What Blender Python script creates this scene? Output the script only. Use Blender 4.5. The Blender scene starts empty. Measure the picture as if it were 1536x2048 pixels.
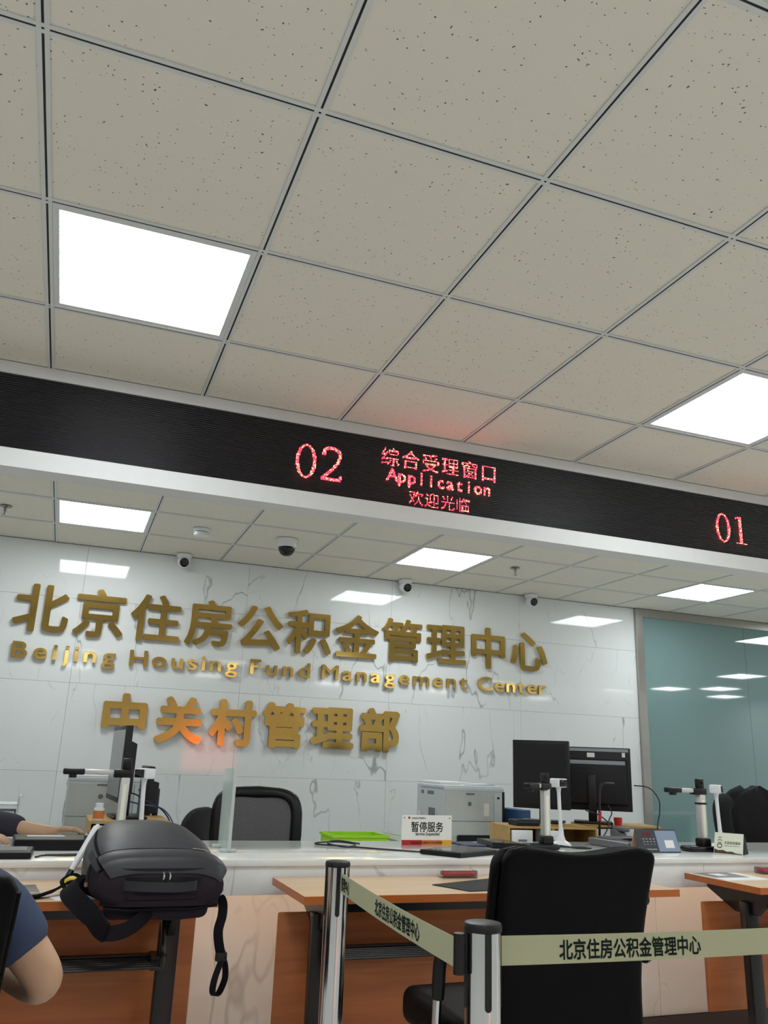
import bpy, bmesh, math, random
from mathutils import Vector, Matrix
random.seed(7)
S = bpy.context.scene
C = S.collection
PI = math.pi

# ------------------------------------------------------------------ camera, world, exposure
FPX, PITCH, YAW, ROLL = 1650.0, math.radians(16.72), math.radians(20.06), math.radians(2.19)
CAMZ = 1.19
fw = Vector((math.sin(YAW)*math.cos(PITCH), math.cos(YAW)*math.cos(PITCH), math.sin(PITCH)))
r0 = Vector((math.cos(YAW), -math.sin(YAW), 0)); u0 = r0.cross(fw)
RT = r0*math.cos(ROLL) + u0*math.sin(ROLL); UP = u0*math.cos(ROLL) - r0*math.sin(ROLL)
cam = bpy.data.cameras.new('camera'); cam.sensor_fit = 'HORIZONTAL'; cam.sensor_width = 36
cam.lens = FPX/1536*36; cam.clip_start = 0.05; cam.clip_end = 60
co = bpy.data.objects.new('camera', cam); C.objects.link(co)
m3 = Matrix((RT, UP, -fw)).transposed()
co.matrix_world = Matrix.Translation((0, 0, CAMZ)) @ m3.to_4x4()
S.camera = co
W = bpy.data.worlds.new('world'); S.world = W; W.use_nodes = True
W.node_tree.nodes['Background'].inputs[0].default_value = (0.8, 0.9, 1, 1)
W.node_tree.nodes['Background'].inputs[1].default_value = 0.05
S.view_settings.view_transform = 'Standard'; S.view_settings.look = 'None'
S.view_settings.gamma = 1; S.view_settings.use_curve_mapping = False
S.view_settings.exposure = 0.12
S.cycles.max_bounces = 6; S.cycles.diffuse_bounces = 4; S.cycles.glossy_bounces = 3; S.cycles.use_adaptive_sampling = True; S.cycles.adaptive_threshold = 0.06; S.cycles.adaptive_min_samples = 16; S.cycles.caustics_refractive = False
LIGHT = 15.0          # radiance of the ceiling light panels
def ray(px, py): return RT*((px-768)/FPX) - UP*((py-1024)/FPX) + fw
def atY(px, py, Y):
    d = ray(px, py); p = d*(Y/d.y); p.z += CAMZ; return p
def atZ(px, py, Z):
    d = ray(px, py); p = d*((Z-CAMZ)/d.z); p.z += CAMZ; return p

# ------------------------------------------------------------------ materials
def srgb(r, g, b):
    f = lambda c: c/12.92 if c <= 0.04045 else ((c+0.055)/1.055)**2.4
    return (f(r/255), f(g/255), f(b/255), 1)
MATS = {}
def base(name):
    m = bpy.data.materials.new(name); m.use_nodes = True
    nt = m.node_tree; b = nt.nodes['Principled BSDF']; MATS[name] = m
    return m, nt, b
def N(nt, t, **kw):
    n = nt.nodes.new(t)
    for k, v in kw.items():
        if k.startswith('i_'):
            key = k[2:]; key = int(key) if key.isdigit() else key.replace('_', ' ')
            n.inputs[key].default_value = v
        else: setattr(n, k, v)
    return n
def mat(name, col, rough=0.5, metal=0.0, spec=0.5, var=0.0, vscale=20, bump=0.0, bscale=200, **kw):
    m, nt, b = base(name); L = nt.links.new
    b.inputs['Roughness'].default_value = rough; b.inputs['Metallic'].default_value = metal
    b.inputs['Specular IOR Level'].default_value = spec
    for k, v in kw.items(): b.inputs[k.replace('_', ' ')].default_value = v
    tc = N(nt, 'ShaderNodeTexCoord')
    if var <= 0: var = 0.04
    n = N(nt, 'ShaderNodeTexNoise', i_Scale=vscale, i_Detail=3.0); L(tc.outputs['Object'], n.inputs['Vector'])
    r = N(nt, 'ShaderNodeMapRange', i_3=1-var, i_4=1+var); L(n.outputs['Fac'], r.inputs[0])
    mx = N(nt, 'ShaderNodeVectorMath', operation='SCALE'); mx.inputs[0].default_value = col[:3]
    L(r.outputs[0], mx.inputs['Scale']); L(mx.outputs[0], b.inputs['Base Color'])
    if bump > 0:
        n2 = N(nt, 'ShaderNodeTexNoise', i_Scale=bscale, i_Detail=2.0); L(tc.outputs['Object'], n2.inputs['Vector'])
        bp = N(nt, 'ShaderNodeBump', i_Strength=bump, i_Distance=0.003); L(n2.outputs['Fac'], bp.inputs['Height']); L(bp.outputs[0], b.inputs['Normal'])
    return m
def emit(name, col, s):
    m, nt, b = base(name)
    b.inputs['Base Color'].default_value = (0, 0, 0, 1) if s > 0 else col
    m.cycles.emission_sampling = 'FRONT' if name in ('light_panel', 'led_red', 'led_hot') else 'AUTO'
    b.inputs['Emission Color'].default_value = col; b.inputs['Emission Strength'].default_value = s
    return m
def marble(name, col, vein, rough, amount=0.6, scale=1.0, spec=0.5):
    m, nt, b = base(name); L = nt.links.new
    tc = N(nt, 'ShaderNodeTexCoord'); oi = N(nt, 'ShaderNodeObjectInfo')
    ml = N(nt, 'ShaderNodeMath', operation='MULTIPLY', i_1=37.0); L(oi.outputs['Random'], ml.inputs[0])
    cx = N(nt, 'ShaderNodeCombineXYZ'); L(ml.outputs[0], cx.inputs[0]); L(ml.outputs[0], cx.inputs[1])
    ad = N(nt, 'ShaderNodeVectorMath', operation='ADD'); L(tc.outputs['Object'], ad.inputs[0]); L(cx.outputs[0], ad.inputs[1])
    mp = N(nt, 'ShaderNodeMapping'); mp.inputs['Rotation'].default_value = (0, math.radians(38), 0); mp.inputs['Scale'].default_value = (2.2*scale, 1*scale, 0.8*scale)
    L(ad.outputs[0], mp.inputs[0])
    tot = None
    for sc, wdt, lo, k in ((0.9, 0.0050, 0.45, 0.9), (1.7, 0.0042, 0.52, 0.65)):
        n = N(nt, 'ShaderNodeTexNoise', i_Scale=sc, i_Detail=4.0, i_Roughness=0.45, i_Distortion=0.1); L(mp.outputs[0], n.inputs['Vector'])
        s = N(nt, 'ShaderNodeMath', operation='SUBTRACT', i_1=0.5); L(n.outputs['Fac'], s.inputs[0])
        a = N(nt, 'ShaderNodeMath', operation='ABSOLUTE'); L(s.outputs[0], a.inputs[0])
        r = N(nt, 'ShaderNodeMapRange', i_1=0.0, i_2=wdt, i_3=1.0, i_4=0.0); L(a.outputs[0], r.inputs[0])
        n2 = N(nt, 'ShaderNodeTexNoise', i_Scale=sc*1.5, i_Detail=2.0); L(mp.outputs[0], n2.inputs['Vector'])
        r2 = N(nt, 'ShaderNodeMapRange', i_1=lo, i_2=lo+0.14, i_3=0.0, i_4=k); L(n2.outputs['Fac'], r2.inputs[0])
        p = N(nt, 'ShaderNodeMath', operation='MULTIPLY'); L(r.outputs[0], p.inputs[0]); L(r2.outputs[0], p.inputs[1])
        if tot is None: tot = p
        else:
            q = N(nt, 'ShaderNodeMath', operation='MAXIMUM'); L(tot.outputs[0], q.inputs[0]); L(p.outputs[0], q.inputs[1]); tot = q
    q = N(nt, 'ShaderNodeMath', operation='MULTIPLY', i_1=amount); L(tot.outputs[0], q.inputs[0])
    cl = N(nt, 'ShaderNodeTexNoise', i_Scale=1.4, i_Detail=3.0); L(ad.outputs[0], cl.inputs['Vector'])
    cr = N(nt, 'ShaderNodeMix', data_type='RGBA'); cr.inputs['A'].default_value = col; cr.inputs['B'].default_value = tuple(c*0.93 for c in col[:3])+(1,)
    L(cl.outputs['Fac'], cr.inputs['Factor'])
    mx = N(nt, 'ShaderNodeMix', data_type='RGBA'); mx.inputs['B'].default_value = vein
    L(q.outputs[0], mx.inputs['Factor']); L(cr.outputs['Result'], mx.inputs['A']); L(mx.outputs['Result'], b.inputs['Base Color'])
    b.inputs['Roughness'].default_value = rough; b.inputs['Specular IOR Level'].default_value = spec
    return m
def wood(name, c1, c2, rough=0.35, axis=0):
    m, nt, b = base(name); L = nt.links.new
    tc = N(nt, 'ShaderNodeTexCoord'); mp = N(nt, 'ShaderNodeMapping')
    sc = [14, 14, 14]; sc[axis] = 1.3; mp.inputs['Scale'].default_value = sc; L(tc.outputs['Object'], mp.inputs[0])
    n = N(nt, 'ShaderNodeTexNoise', i_Scale=1.6, i_Detail=6.0, i_Distortion=0.6); L(mp.outputs[0], n.inputs['Vector'])
    r = N(nt, 'ShaderNodeMapRange', i_1=0.3, i_2=0.7); L(n.outputs['Fac'], r.inputs[0])
    mx = N(nt, 'ShaderNodeMix', data_type='RGBA'); mx.inputs['A'].default_value = c1; mx.inputs['B'].default_value = c2
    L(r.outputs[0], mx.inputs['Factor']); L(mx.outputs['Result'], b.inputs['Base Color']); b.inputs['Roughness'].default_value = rough
    return m
def ceiling_mat():
    m, nt, b = base('mineral_tile'); L = nt.links.new
    tc = N(nt, 'ShaderNodeTexCoord'); oi = N(nt, 'ShaderNodeObjectInfo')
    ml = N(nt, 'ShaderNodeMath', operation='MULTIPLY', i_1=19.0); L(oi.outputs['Random'], ml.inputs[0])
    ad = N(nt, 'ShaderNodeVectorMath', operation='ADD'); L(tc.outputs['Object'], ad.inputs[0]); L(ml.outputs[0], ad.inputs[1])
    nz = N(nt, 'ShaderNodeTexNoise', i_Scale=90.0, i_Detail=1.0); L(ad.outputs[0], nz.inputs['Vector'])
    vs = N(nt, 'ShaderNodeVectorMath', operation='SCALE'); vs.inputs['Scale'].default_value = 0.012; L(nz.outputs['Color'], vs.inputs[0])
    a2 = N(nt, 'ShaderNodeVectorMath', operation='ADD'); L(ad.outputs[0], a2.inputs[0]); L(vs.outputs[0], a2.inputs[1])
    v = N(nt, 'ShaderNodeTexVoronoi', i_Scale=78.0); L(a2.outputs[0], v.inputs['Vector'])
    sp = N(nt, 'ShaderNodeSeparateColor'); L(v.outputs['Color'], sp.inputs[0])
    th = N(nt, 'ShaderNodeMapRange', i_1=0.25, i_2=1.0, i_3=0.02, i_4=0.19); L(sp.outputs[0], th.inputs[0])
    lt = N(nt, 'ShaderNodeMath', operation='LESS_THAN'); L(v.outputs['Distance'], lt.inputs[0]); L(th.outputs[0], lt.inputs[1])
    mx = N(nt, 'ShaderNodeMix', data_type='RGBA'); mx.inputs['A'].default_value = srgb(231, 226, 213); mx.inputs['B'].default_value = srgb(108, 98, 86)
    L(lt.outputs[0], mx.inputs['Factor']); L(mx.outputs['Result'], b.inputs['Base Color'])
    b.inputs['Roughness'].default_value = 0.95; b.inputs['Specular IOR Level'].default_value = 0.1
    return m
def louver_mat():
    m, nt, b = base('led_mask'); L = nt.links.new
    tc = N(nt, 'ShaderNodeTexCoord')
    w = N(nt, 'ShaderNodeTexWave', wave_type='BANDS', bands_direction='Z', i_Scale=33.0); L(tc.outputs['Object'], w.inputs['Vector'])
    bp = N(nt, 'ShaderNodeBump', i_Strength=0.9, i_Distance=0.003); L(w.outputs['Fac'], bp.inputs['Height']); L(bp.outputs[0], b.inputs['Normal'])
    b.inputs['Base Color'].default_value = srgb(14, 13, 19); b.inputs['Roughness'].default_value = 0.27; b.inputs['Specular IOR Level'].default_value = 0.45
    return m
def clear(name, tint, fac=0.12, rough=0.02):
    m, nt, b = base(name); L = nt.links.new
    b.inputs['Base Color'].default_value = tint; b.inputs['Roughness'].default_value = rough
    t = N(nt, 'ShaderNodeBsdfTransparent'); t.inputs[0].default_value = (0.97, 0.99, 0.99, 1)
    ly = N(nt, 'ShaderNodeFresnel', i_IOR=1.45)
    ad = N(nt, 'ShaderNodeMath', operation='ADD', i_1=fac); L(ly.outputs[0], ad.inputs[0]); ad.use_clamp = True
    mx = N(nt, 'ShaderNodeMixShader'); L(ad.outputs[0], mx.inputs[0]); L(t.outputs[0], mx.inputs[1]); L(b.outputs[0], mx.inputs[2])
    L(mx.outputs[0], nt.nodes['Material Output'].inputs[0]); return m

marble('wall_marble', srgb(232, 236, 236), srgb(120, 126, 134), 0.05, 0.75)
marble('counter_marble', srgb(238, 240, 238), srgb(150, 148, 142), 0.10, 0.5, 0.8)
ceiling_mat(); louver_mat()
wood('table_wood_sheen', srgb(224, 192, 156), srgb(214, 180, 142), 0.32)  # same laminate as the edges, glossy reflection paled into its colour
wood('table_edge', srgb(190, 104, 40), srgb(176, 92, 34), 0.35)
wood('panel_wood', srgb(188, 112, 60), srgb(166, 92, 46), 0.4)
wood('organizer_wood', srgb(190, 156, 92), srgb(174, 138, 74), 0.5)
mat('wall_paint', srgb(228, 230, 228), 0.8)
mat('white_paint', srgb(216, 217, 217), 0.6)
mat('grid_bar', srgb(214, 216, 214), 0.5)
mat('groove_black', srgb(14, 20, 18), 0.6)
mat('floor_tile', srgb(224, 224, 222), 0.18, var=0.06, vscale=3)
mat('dark_skirting', srgb(58, 46, 44), 0.3)
mat('light_frame', srgb(215, 217, 217), 0.4)
emit('light_panel', (0.925, 0.985, 1, 1), LIGHT)
emit('warm_strip', (1, 0.66, 0.46, 1), 9.0)
emit('led_red', (1, 0.03, 0.06, 1), 9.0)
emit('led_hot', (1, 0.25, 0.12, 1), 12.0)
emit('red_screen', (1, 0.2, 0.1, 1), 4.0)
mat('gold', srgb(214, 178, 100), 0.13, 1.0, var=0.05)
mat('gold_side', srgb(190, 150, 80), 0.3, 1.0)
mat('steel', srgb(205, 206, 206), 0.14, 1.0, var=0.03)
mat('brushed_steel', srgb(178, 176, 170), 0.3, 1.0, var=0.05)
mat('film_glass', srgb(116, 146, 146), 0.03, spec=1.0, var=0.05, vscale=1.2)
clear('acrylic', srgb(225, 235, 235), 0.03)
clear('acrylic_sheet', srgb(225, 235, 232), 0.35, 0.1)
clear('acrylic_edge', srgb(225, 235, 232), 0.62, 0.2)
mat('black_plastic', srgb(15, 14, 18), 0.35, spec=0.4)
mat('black_matte', srgb(18, 17, 20), 0.7)
mat('black_gloss', srgb(10, 10, 13), 0.06)
mat('screen_grey', srgb(108, 112, 118), 0.2)
mat('monitor_black', srgb(24, 21, 26), 0.45, spec=0.35)
mat('glossy_grey_strip', srgb(150, 158, 166), 0.3)
mat('leather', srgb(4, 3, 5), 0.45, spec=0.10, bump=0.25, bscale=500, var=0.1)
mat('black_metal', srgb(12, 10, 13), 0.3, var=0.1)
mat('mesh_fabric', srgb(118, 116, 120), 0.8, var=0.3, vscale=120, bump=0.6, bscale=300)
mat('seat_fabric', srgb(34, 31, 36), 0.85, bump=0.3, bscale=600)
mat('coat_fabric', srgb(15, 14, 18), 0.9, var=0.2, bump=0.3, bscale=90)
mat('bag_fabric', srgb(40, 33, 41), 0.85, spec=0.2, var=0.2, vscale=40, bump=0.8, bscale=22)
mat('bag_leather', srgb(46, 46, 52), 0.45, spec=0.4, var=0.08, bump=0.5, bscale=14)
mat('bag_web', srgb(22, 19, 24), 0.9, spec=0.2, bump=0.3, bscale=600)
mat('belt_fabric', srgb(172, 172, 140), 0.75, var=0.04, bump=0.15, bscale=900)
mat('print_dark', srgb(20, 48, 36), 0.7)
mat('print_black', srgb(40, 38, 40), 0.6)
mat('print_red', srgb(176, 36, 34), 0.5)
mat('print_orange', srgb(206, 120, 60), 0.5)
mat('print_yellow', srgb(222, 168, 46), 0.5)
mat('print_brown', srgb(74, 48, 36), 0.6)
mat('print_white', srgb(238, 238, 236), 0.5)
mat('card_white', srgb(236, 236, 230), 0.45)
mat('card_cream', srgb(226, 230, 212), 0.5)
mat('card_pink', srgb(200, 170, 150), 0.5)
mat('card_navy', srgb(56, 56, 68), 0.3)
mat('card_blue', srgb(140, 156, 180), 0.2)
mat('paper', srgb(235, 238, 238), 0.7)
mat('printer_grey', srgb(196, 200, 196), 0.45)
mat('printer_side', srgb(205, 213, 216), 0.4)
mat('printer_dark', srgb(110, 118, 118), 0.5)
mat('white_plastic', srgb(232, 235, 238), 0.25)
mat('silver_plastic', srgb(200, 200, 198), 0.35, 0.3)
mat('device_grey', srgb(108, 108, 112), 0.4)
mat('green_plastic', srgb(160, 214, 40), 0.4)
mat('red_plastic', srgb(188, 40, 40), 0.3)
mat('blue_folder', srgb(50, 84, 128), 0.5)
mat('navy_folder', srgb(44, 40, 92), 0.4)
mat('yellow_plastic', srgb(226, 200, 40), 0.4)
mat('shirt_blue', srgb(54, 66, 94), 0.85, var=0.08, vscale=30, bump=0.3, bscale=60)
mat('sleeve_navy', srgb(42, 40, 54), 0.85, var=0.1, bump=0.3, bscale=60)
mat('trousers', srgb(44, 44, 52), 0.85)
mat('skin', srgb(200, 160, 130), 0.5, var=0.05, vscale=12, Subsurface_Weight=0.1, Subsurface_Radius=(0.02, 0.008, 0.004))
mat('lips', srgb(160, 100, 90), 0.5)
mat('hair', srgb(20, 17, 17), 0.75, spec=0.2, var=0.3, vscale=150, bump=0.6, bscale=160)
mat('shoe', srgb(30, 28, 30), 0.5)
mat('cable', srgb(22, 26, 26), 0.45)
mat('sprinkler_metal', srgb(150, 148, 140), 0.35, 0.9)

# ------------------------------------------------------------------ mesh helpers
class G:
    def __init__(s): s.v = []; s.f = []
    def add(s, vs, fs, M=None):
        o = len(s.v)
        s.v += [tuple(M @ Vector(p)) if M is not None else tuple(p) for p in vs]
        s.f += [tuple(i+o for i in q) for q in fs]; return s
    def box(s, x0, x1, y0, y1, z0, z1, M=None):
        return s.add([(x0,y0,z0),(x1,y0,z0),(x1,y1,z0),(x0,y1,z0),(x0,y0,z1),(x1,y0,z1),(x1,y1,z1),(x0,y1,z1)],
                     [(0,3,2,1),(4,5,6,7),(0,1,5,4),(1,2,6,5),(2,3,7,6),(3,0,4,7)], M)
    def rbox(s, x0, x1, y0, y1, z0, z1, r=0.01, seg=3, M=None, fn=None, cuts=0):
        bm = bmesh.new(); bmesh.ops.create_cube(bm, size=1)
        for v in bm.verts: v.co = Vector((x0+(v.co.x+.5)*(x1-x0), y0+(v.co.y+.5)*(y1-y0), z0+(v.co.z+.5)*(z1-z0)))
        bmesh.ops.bevel(bm, geom=list(bm.edges), offset=r, segments=seg, profile=0.5, affect='EDGES')
        if cuts: bmesh.ops.subdivide_edges(bm, edges=[e for e in bm.edges if e.calc_length() > 2.2*r], cuts=cuts, use_grid_fill=True)
        bm.verts.index_update()
        vs = [v.co.copy() for v in bm.verts]; fs = [[v.index for v in f.verts] for f in bm.faces]; bm.free()
        if fn: vs = [fn(p) for p in vs]
        return s.add(vs, fs, M)
    def tube(s, pts, r, seg=8, cap=True, flat=None):
        pts = [Vector(p) for p in pts]; n = len(pts); rr = r if isinstance(r, (list, tuple)) else [r]*n
        d = (pts[1]-pts[0]).normalized(); ref = Vector((0,0,1)) if abs(d.z) < 0.9 else Vector((1,0,0))
        if flat is not None: ref = Vector(flat)
        a = d.cross(ref).normalized(); o = len(s.v); V = []
        for i, p in enumerate(pts):
            t = (pts[min(i+1,n-1)]-pts[max(i-1,0)]).normalized()
            a = (a - t*a.dot(t)).normalized(); b = t.cross(a)
            for k in range(seg):
                w = 2*PI*k/seg; V.append(p + (a*math.cos(w)+b*math.sin(w))*rr[i])
        F = [(i*seg+k, i*seg+(k+1)%seg, (i+1)*seg+(k+1)%seg, (i+1)*seg+k) for i in range(n-1) for k in range(seg)]
        if cap: F += [tuple(range(seg-1,-1,-1)), tuple((n-1)*seg+k for k in range(seg))]
        return s.add(V, F)
    def ribbon(s, pts, w, t, up):          # flat strap: width vector 'up' per point (or one), thickness t
        pts = [Vector(p) for p in pts]; n = len(pts); V = []
        for i, p in enumerate(pts):
            d = (pts[min(i+1,n-1)]-pts[max(i-1,0)]).normalized()
            u = Vector(up[i] if isinstance(up[0], (list, tuple, Vector)) else up); u = (u-d*u.dot(d)).normalized(); q = d.cross(u)
            ww = w[i] if isinstance(w, (list, tuple)) else w
            for a, b in ((-1,-1),(1,-1),(1,1),(-1,1)): V.append(p+u*(a*ww/2)+q*(b*t/2))
        F = [(i*4+k, i*4+(k+1)%4, (i+1)*4+(k+1)%4, (i+1)*4+k) for i in range(n-1) for k in range(4)]
        F += [(3,2,1,0), tuple((n-1)*4+k for k in range(4))]
        return s.add(V, F)
    def cyl(s, p0, p1, r0, r1=None, seg=20, cap=True): return s.tube([p0, p1], [r0, r0 if r1 is None else r1], seg, cap)
    def lathe(s, prof, c=(0,0,0), seg=24, M=None):     # prof = [(r, z)]
        V = [(c[0]+r*math.cos(2*PI*k/seg), c[1]+r*math.sin(2*PI*k/seg), c[2]+z) for r, z in prof for k in range(seg)]
        n = len(prof); F = [(i*seg+k, i*seg+(k+1)%seg, (i+1)*seg+(k+1)%seg, (i+1)*seg+k) for i in range(n-1) for k in range(seg)]
        F += [tuple(range(seg-1,-1,-1)), tuple((n-1)*seg+k for k in range(seg))]
        return s.add(V, F, M)
    def prism(s, poly, fn, d0, d1):        # poly 2D, fn(u, v, d) -> 3D
        n = len(poly); V = [fn(u, v, d0) for u, v in poly]+[fn(u, v, d1) for u, v in poly]
        return s.add(V, [tuple(range(n-1,-1,-1)), tuple(range(n,2*n))]+[(k,(k+1)%n,n+(k+1)%n,n+k) for k in range(n)])
    def loft(s, secs, closed=True, cap=True):
        n = len(secs[0]); V = [p for q in secs for p in q]; m = n if closed else n-1
        F = [(i*n+k, i*n+(k+1)%n, (i+1)*n+(k+1)%n, (i+1)*n+k) for i in range(len(secs)-1) for k in range(m)]
        if cap and closed: F += [tuple(range(n-1,-1,-1)), tuple((len(secs)-1)*n+k for k in range(n))]
        return s.add(V, F)
    def mesh(s, name, m, ang=35):
        me = bpy.data.meshes.new(name); me.from_pydata(s.v, [], s.f)
        bm = bmesh.new(); bm.from_mesh(me); bmesh.ops.recalc_face_normals(bm, faces=bm.faces); bm.to_mesh(me); bm.free()
        me.materials.append(MATS[m]); me.polygons.foreach_set('use_smooth', [True]*len(me.polygons)); me.set_sharp_from_angle(angle=math.radians(ang))
        return me
    def build(s, name, m, parent=None, loc=None, rot=None, ang=35):
        o = bpy.data.objects.new(name, s.mesh(name, m, ang)); C.objects.link(o); o.parent = parent
        if loc: o.location = loc
        if rot: o.rotation_euler = rot
        return o
def box(name, m, parent, *a, r=0.0, loc=None, rot=None):
    g = G()
    if r: g.rbox(*a, r=r, seg=2)
    else: g.box(*a)
    return g.build(name, m, parent, loc, rot)
def tag(o, label, cat, group=None, kind=None):
    if label: o['label'] = label
    if cat: o['category'] = cat
    if group: o['group'] = group
    if kind: o['kind'] = kind
    return o
def struct(o, label=None):
    o['kind'] = 'structure'
    if label: o['label'] = label
    return o
def thing(name, label, cat, loc=(0,0,0), rz=0, group=None):
    o = bpy.data.objects.new(name, None); C.objects.link(o); o.empty_display_size = 0.05
    o.location = loc; o.rotation_euler = (0,0,rz); return tag(o, label, cat, group)
def link_copy(o, parent, loc=None):
    c = o.copy(); C.objects.link(c); c.parent = parent
    if loc: c.location = loc
    return c
def dup(root, loc, rz, label, group=None):
    r = root.copy(); C.objects.link(r); r.location = loc; r.rotation_euler = (0,0,rz); r['label'] = label
    if group: r['group'] = group
    for ch in list(root.children):
        c = link_copy(ch, r)
        for g in list(ch.children): link_copy(g, c)
    return r
def spline(pts, n=8):
    P = [Vector(p) for p in pts]; P = [P[0]*2-P[1]]+P+[P[-1]*2-P[-2]]; out = []
    for i in range(1, len(P)-2):
        a, b, c, d = P[i-1:i+3]
        for k in range(n):
            t = k/n; out.append(0.5*((2*b)+(c-a)*t+(2*a-5*b+4*c-d)*t*t+(3*b-a-3*c+d)*t**3))
    return out+[P[-2]]
def skin(name, V, E_, R, m, parent=None, root=0, sub=2):
    me = bpy.data.meshes.new(name); me.from_pydata(V, E_, []); me.materials.append(MATS[m])
    o = bpy.data.objects.new(name, me); C.objects.link(o); o.parent = parent
    md = o.modifiers.new('skin', 'SKIN'); md.use_smooth_shade = True; md.branch_smoothing = 0.5
    if not me.skin_vertices:
        bm = bmesh.new(); bm.from_mesh(me); bm.verts.layers.skin.verify(); bm.to_mesh(me); bm.free()
    for i, sv in enumerate(me.skin_vertices[0].data):
        r = R[i]; sv.radius = r if isinstance(r, tuple) else (r, r); sv.use_root = (i == root)
    sb = o.modifiers.new('sub', 'SUBSURF'); sb.levels = sub; sb.render_levels = sub
    return o
# text: the built-in font, turned into mesh data (one glyph or a short string), lower-left at the em origin, size 1
GL = {}
def glyph(ch, extrude=0.0, offset=0.0, size=1.0):
    """bold = the outline repeated on a small circle of radius offset"""
    key = ('b', ch, extrude, offset, size)
    if key in GL: return GL[key]
    vs, fs = glyph_raw(ch, extrude, 0.0, size)
    if offset > 0:
        g = G(); K = 8
        for k in range(K+1):
            dx, dy = (0, 0) if k == K else (offset*math.cos(2*PI*(k+.5)/K), offset*math.sin(2*PI*(k+.5)/K))
            g.add([(p[0]+dx, p[1]+dy, p[2]*(1+0.004*k)) for p in vs], fs)
        vs, fs = g.v, g.f
    GL[key] = (vs, fs); return GL[key]
def glyph_raw(ch, extrude=0.0, offset=0.0, size=1.0):
    key = (ch, extrude, offset, size)
    if key in GL: return GL[key]
    cu = bpy.data.curves.new('text', 'FONT'); cu.body = ch; cu.size = size; cu.extrude = extrude; cu.offset = offset; cu.resolution_u = 4
    o = bpy.data.objects.new('text', cu); C.objects.link(o)
    dg = bpy.context.evaluated_depsgraph_get(); dg.update()
    me = bpy.data.meshes.new_from_object(o.evaluated_get(dg))
    vs = [tuple(v.co) for v in me.vertices]; fs = [tuple(p.vertices) for p in me.polygons]
    bpy.data.objects.remove(o); bpy.data.curves.remove(cu); bpy.data.meshes.remove(me)
    GL[key] = (vs, fs); return vs, fs
def text_g(s, h, fn, offset=0.0, width=None, extrude=0.0, g=None):
    """a line of print: em height h (world), placed by fn(u, v, d); width squeezes the line to that length"""
    vs, fs = glyph(s, extrude, offset)
    xs = [v[0] for v in vs]; x0 = min(xs); w = max(xs)-x0; ys = [v[1] for v in vs]
    kx = (width/w) if width else h
    g = g or G(); g.add([fn((v[0]-x0)*kx, v[1]*h, v[2]) for v in vs], fs); return g

# ================================================================== the room
CEIL = 2.62; T = 0.6; GX, GY = -0.235, 1.535          # ceiling height, tile pitch, a crossing of the ceiling grid
XL, XR, YF, YB = -4.0, 12.8, -6.0, 6.30
BX = 7.0                                               # right end of the bulkhead beam and the counter
WALLX = 4.80                                           # where the marble ends and the glass begins
struct(box('floor', 'floor_tile', None, XL, XR, YF, YB+0.1, -0.05, 0))
struct(box('wall_left', 'wall_paint', None, XL-0.1, XL, YF, YB+0.1, 0, 2.9))
struct(box('wall_right', 'wall_paint', None, XR, XR+0.1, YF, YB+0.1, 0, 2.9))
struct(box('wall_front', 'wall_paint', None, XL-0.1, XR+0.1, YF-0.1, YF, 0, 2.9))
# back wall: backing plus polished marble slabs 1.2 x 0.6 m
wb = struct(box('wall_back', 'wall_paint', None, XL-0.1, XR+0.1, YB+0.02, YB+0.12, 0, 2.9))
zs = [0.0, 0.435, 1.035, 1.63, 2.225, CEIL]
slabs = {}
for zi in range(5):
    x = XL
    edges = [WALLX-1.2*k for k in range(8)][::-1]
    edges = [XL]+[e for e in edges if e > XL+0.05]
    for a, b in zip(edges[:-1], edges[1:]):
        key = (round(b-a, 3), zi)
        if key not in slabs:
            w, h = b-a, zs[zi+1]-zs[zi]
            slabs[key] = G().rbox(0.0006, w-0.0006, 0, 0.02, 0.0006, h-0.0006, r=0.001, seg=1).mesh('marble_slab', 'wall_marble')
        o = bpy.data.objects.new('marble_slab', slabs[key]); C.objects.link(o); o.parent = wb; o.location = (a, YB, zs[zi])
# glass partition with steel frame
gp = struct(thing('window_1', None, None))
box('window_frame', 'brushed_steel', gp, WALLX, WALLX+0.075, YB-0.03, YB+0.02, 0, CEIL)
box('window_frame', 'brushed_steel', gp, WALLX+0.075, XR, YB-0.03, YB+0.02, CEIL-0.075, CEIL-0.002)
px0 = WALLX+0.075
for x1 in (6.06, 7.2, 8.4, 9.6, 10.8, XR):
    box('window_pane', 'film_glass', gp, px0+0.0015, x1-0.0015, YB-0.012, YB, 0, CEIL-0.075); px0 = x1

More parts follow.
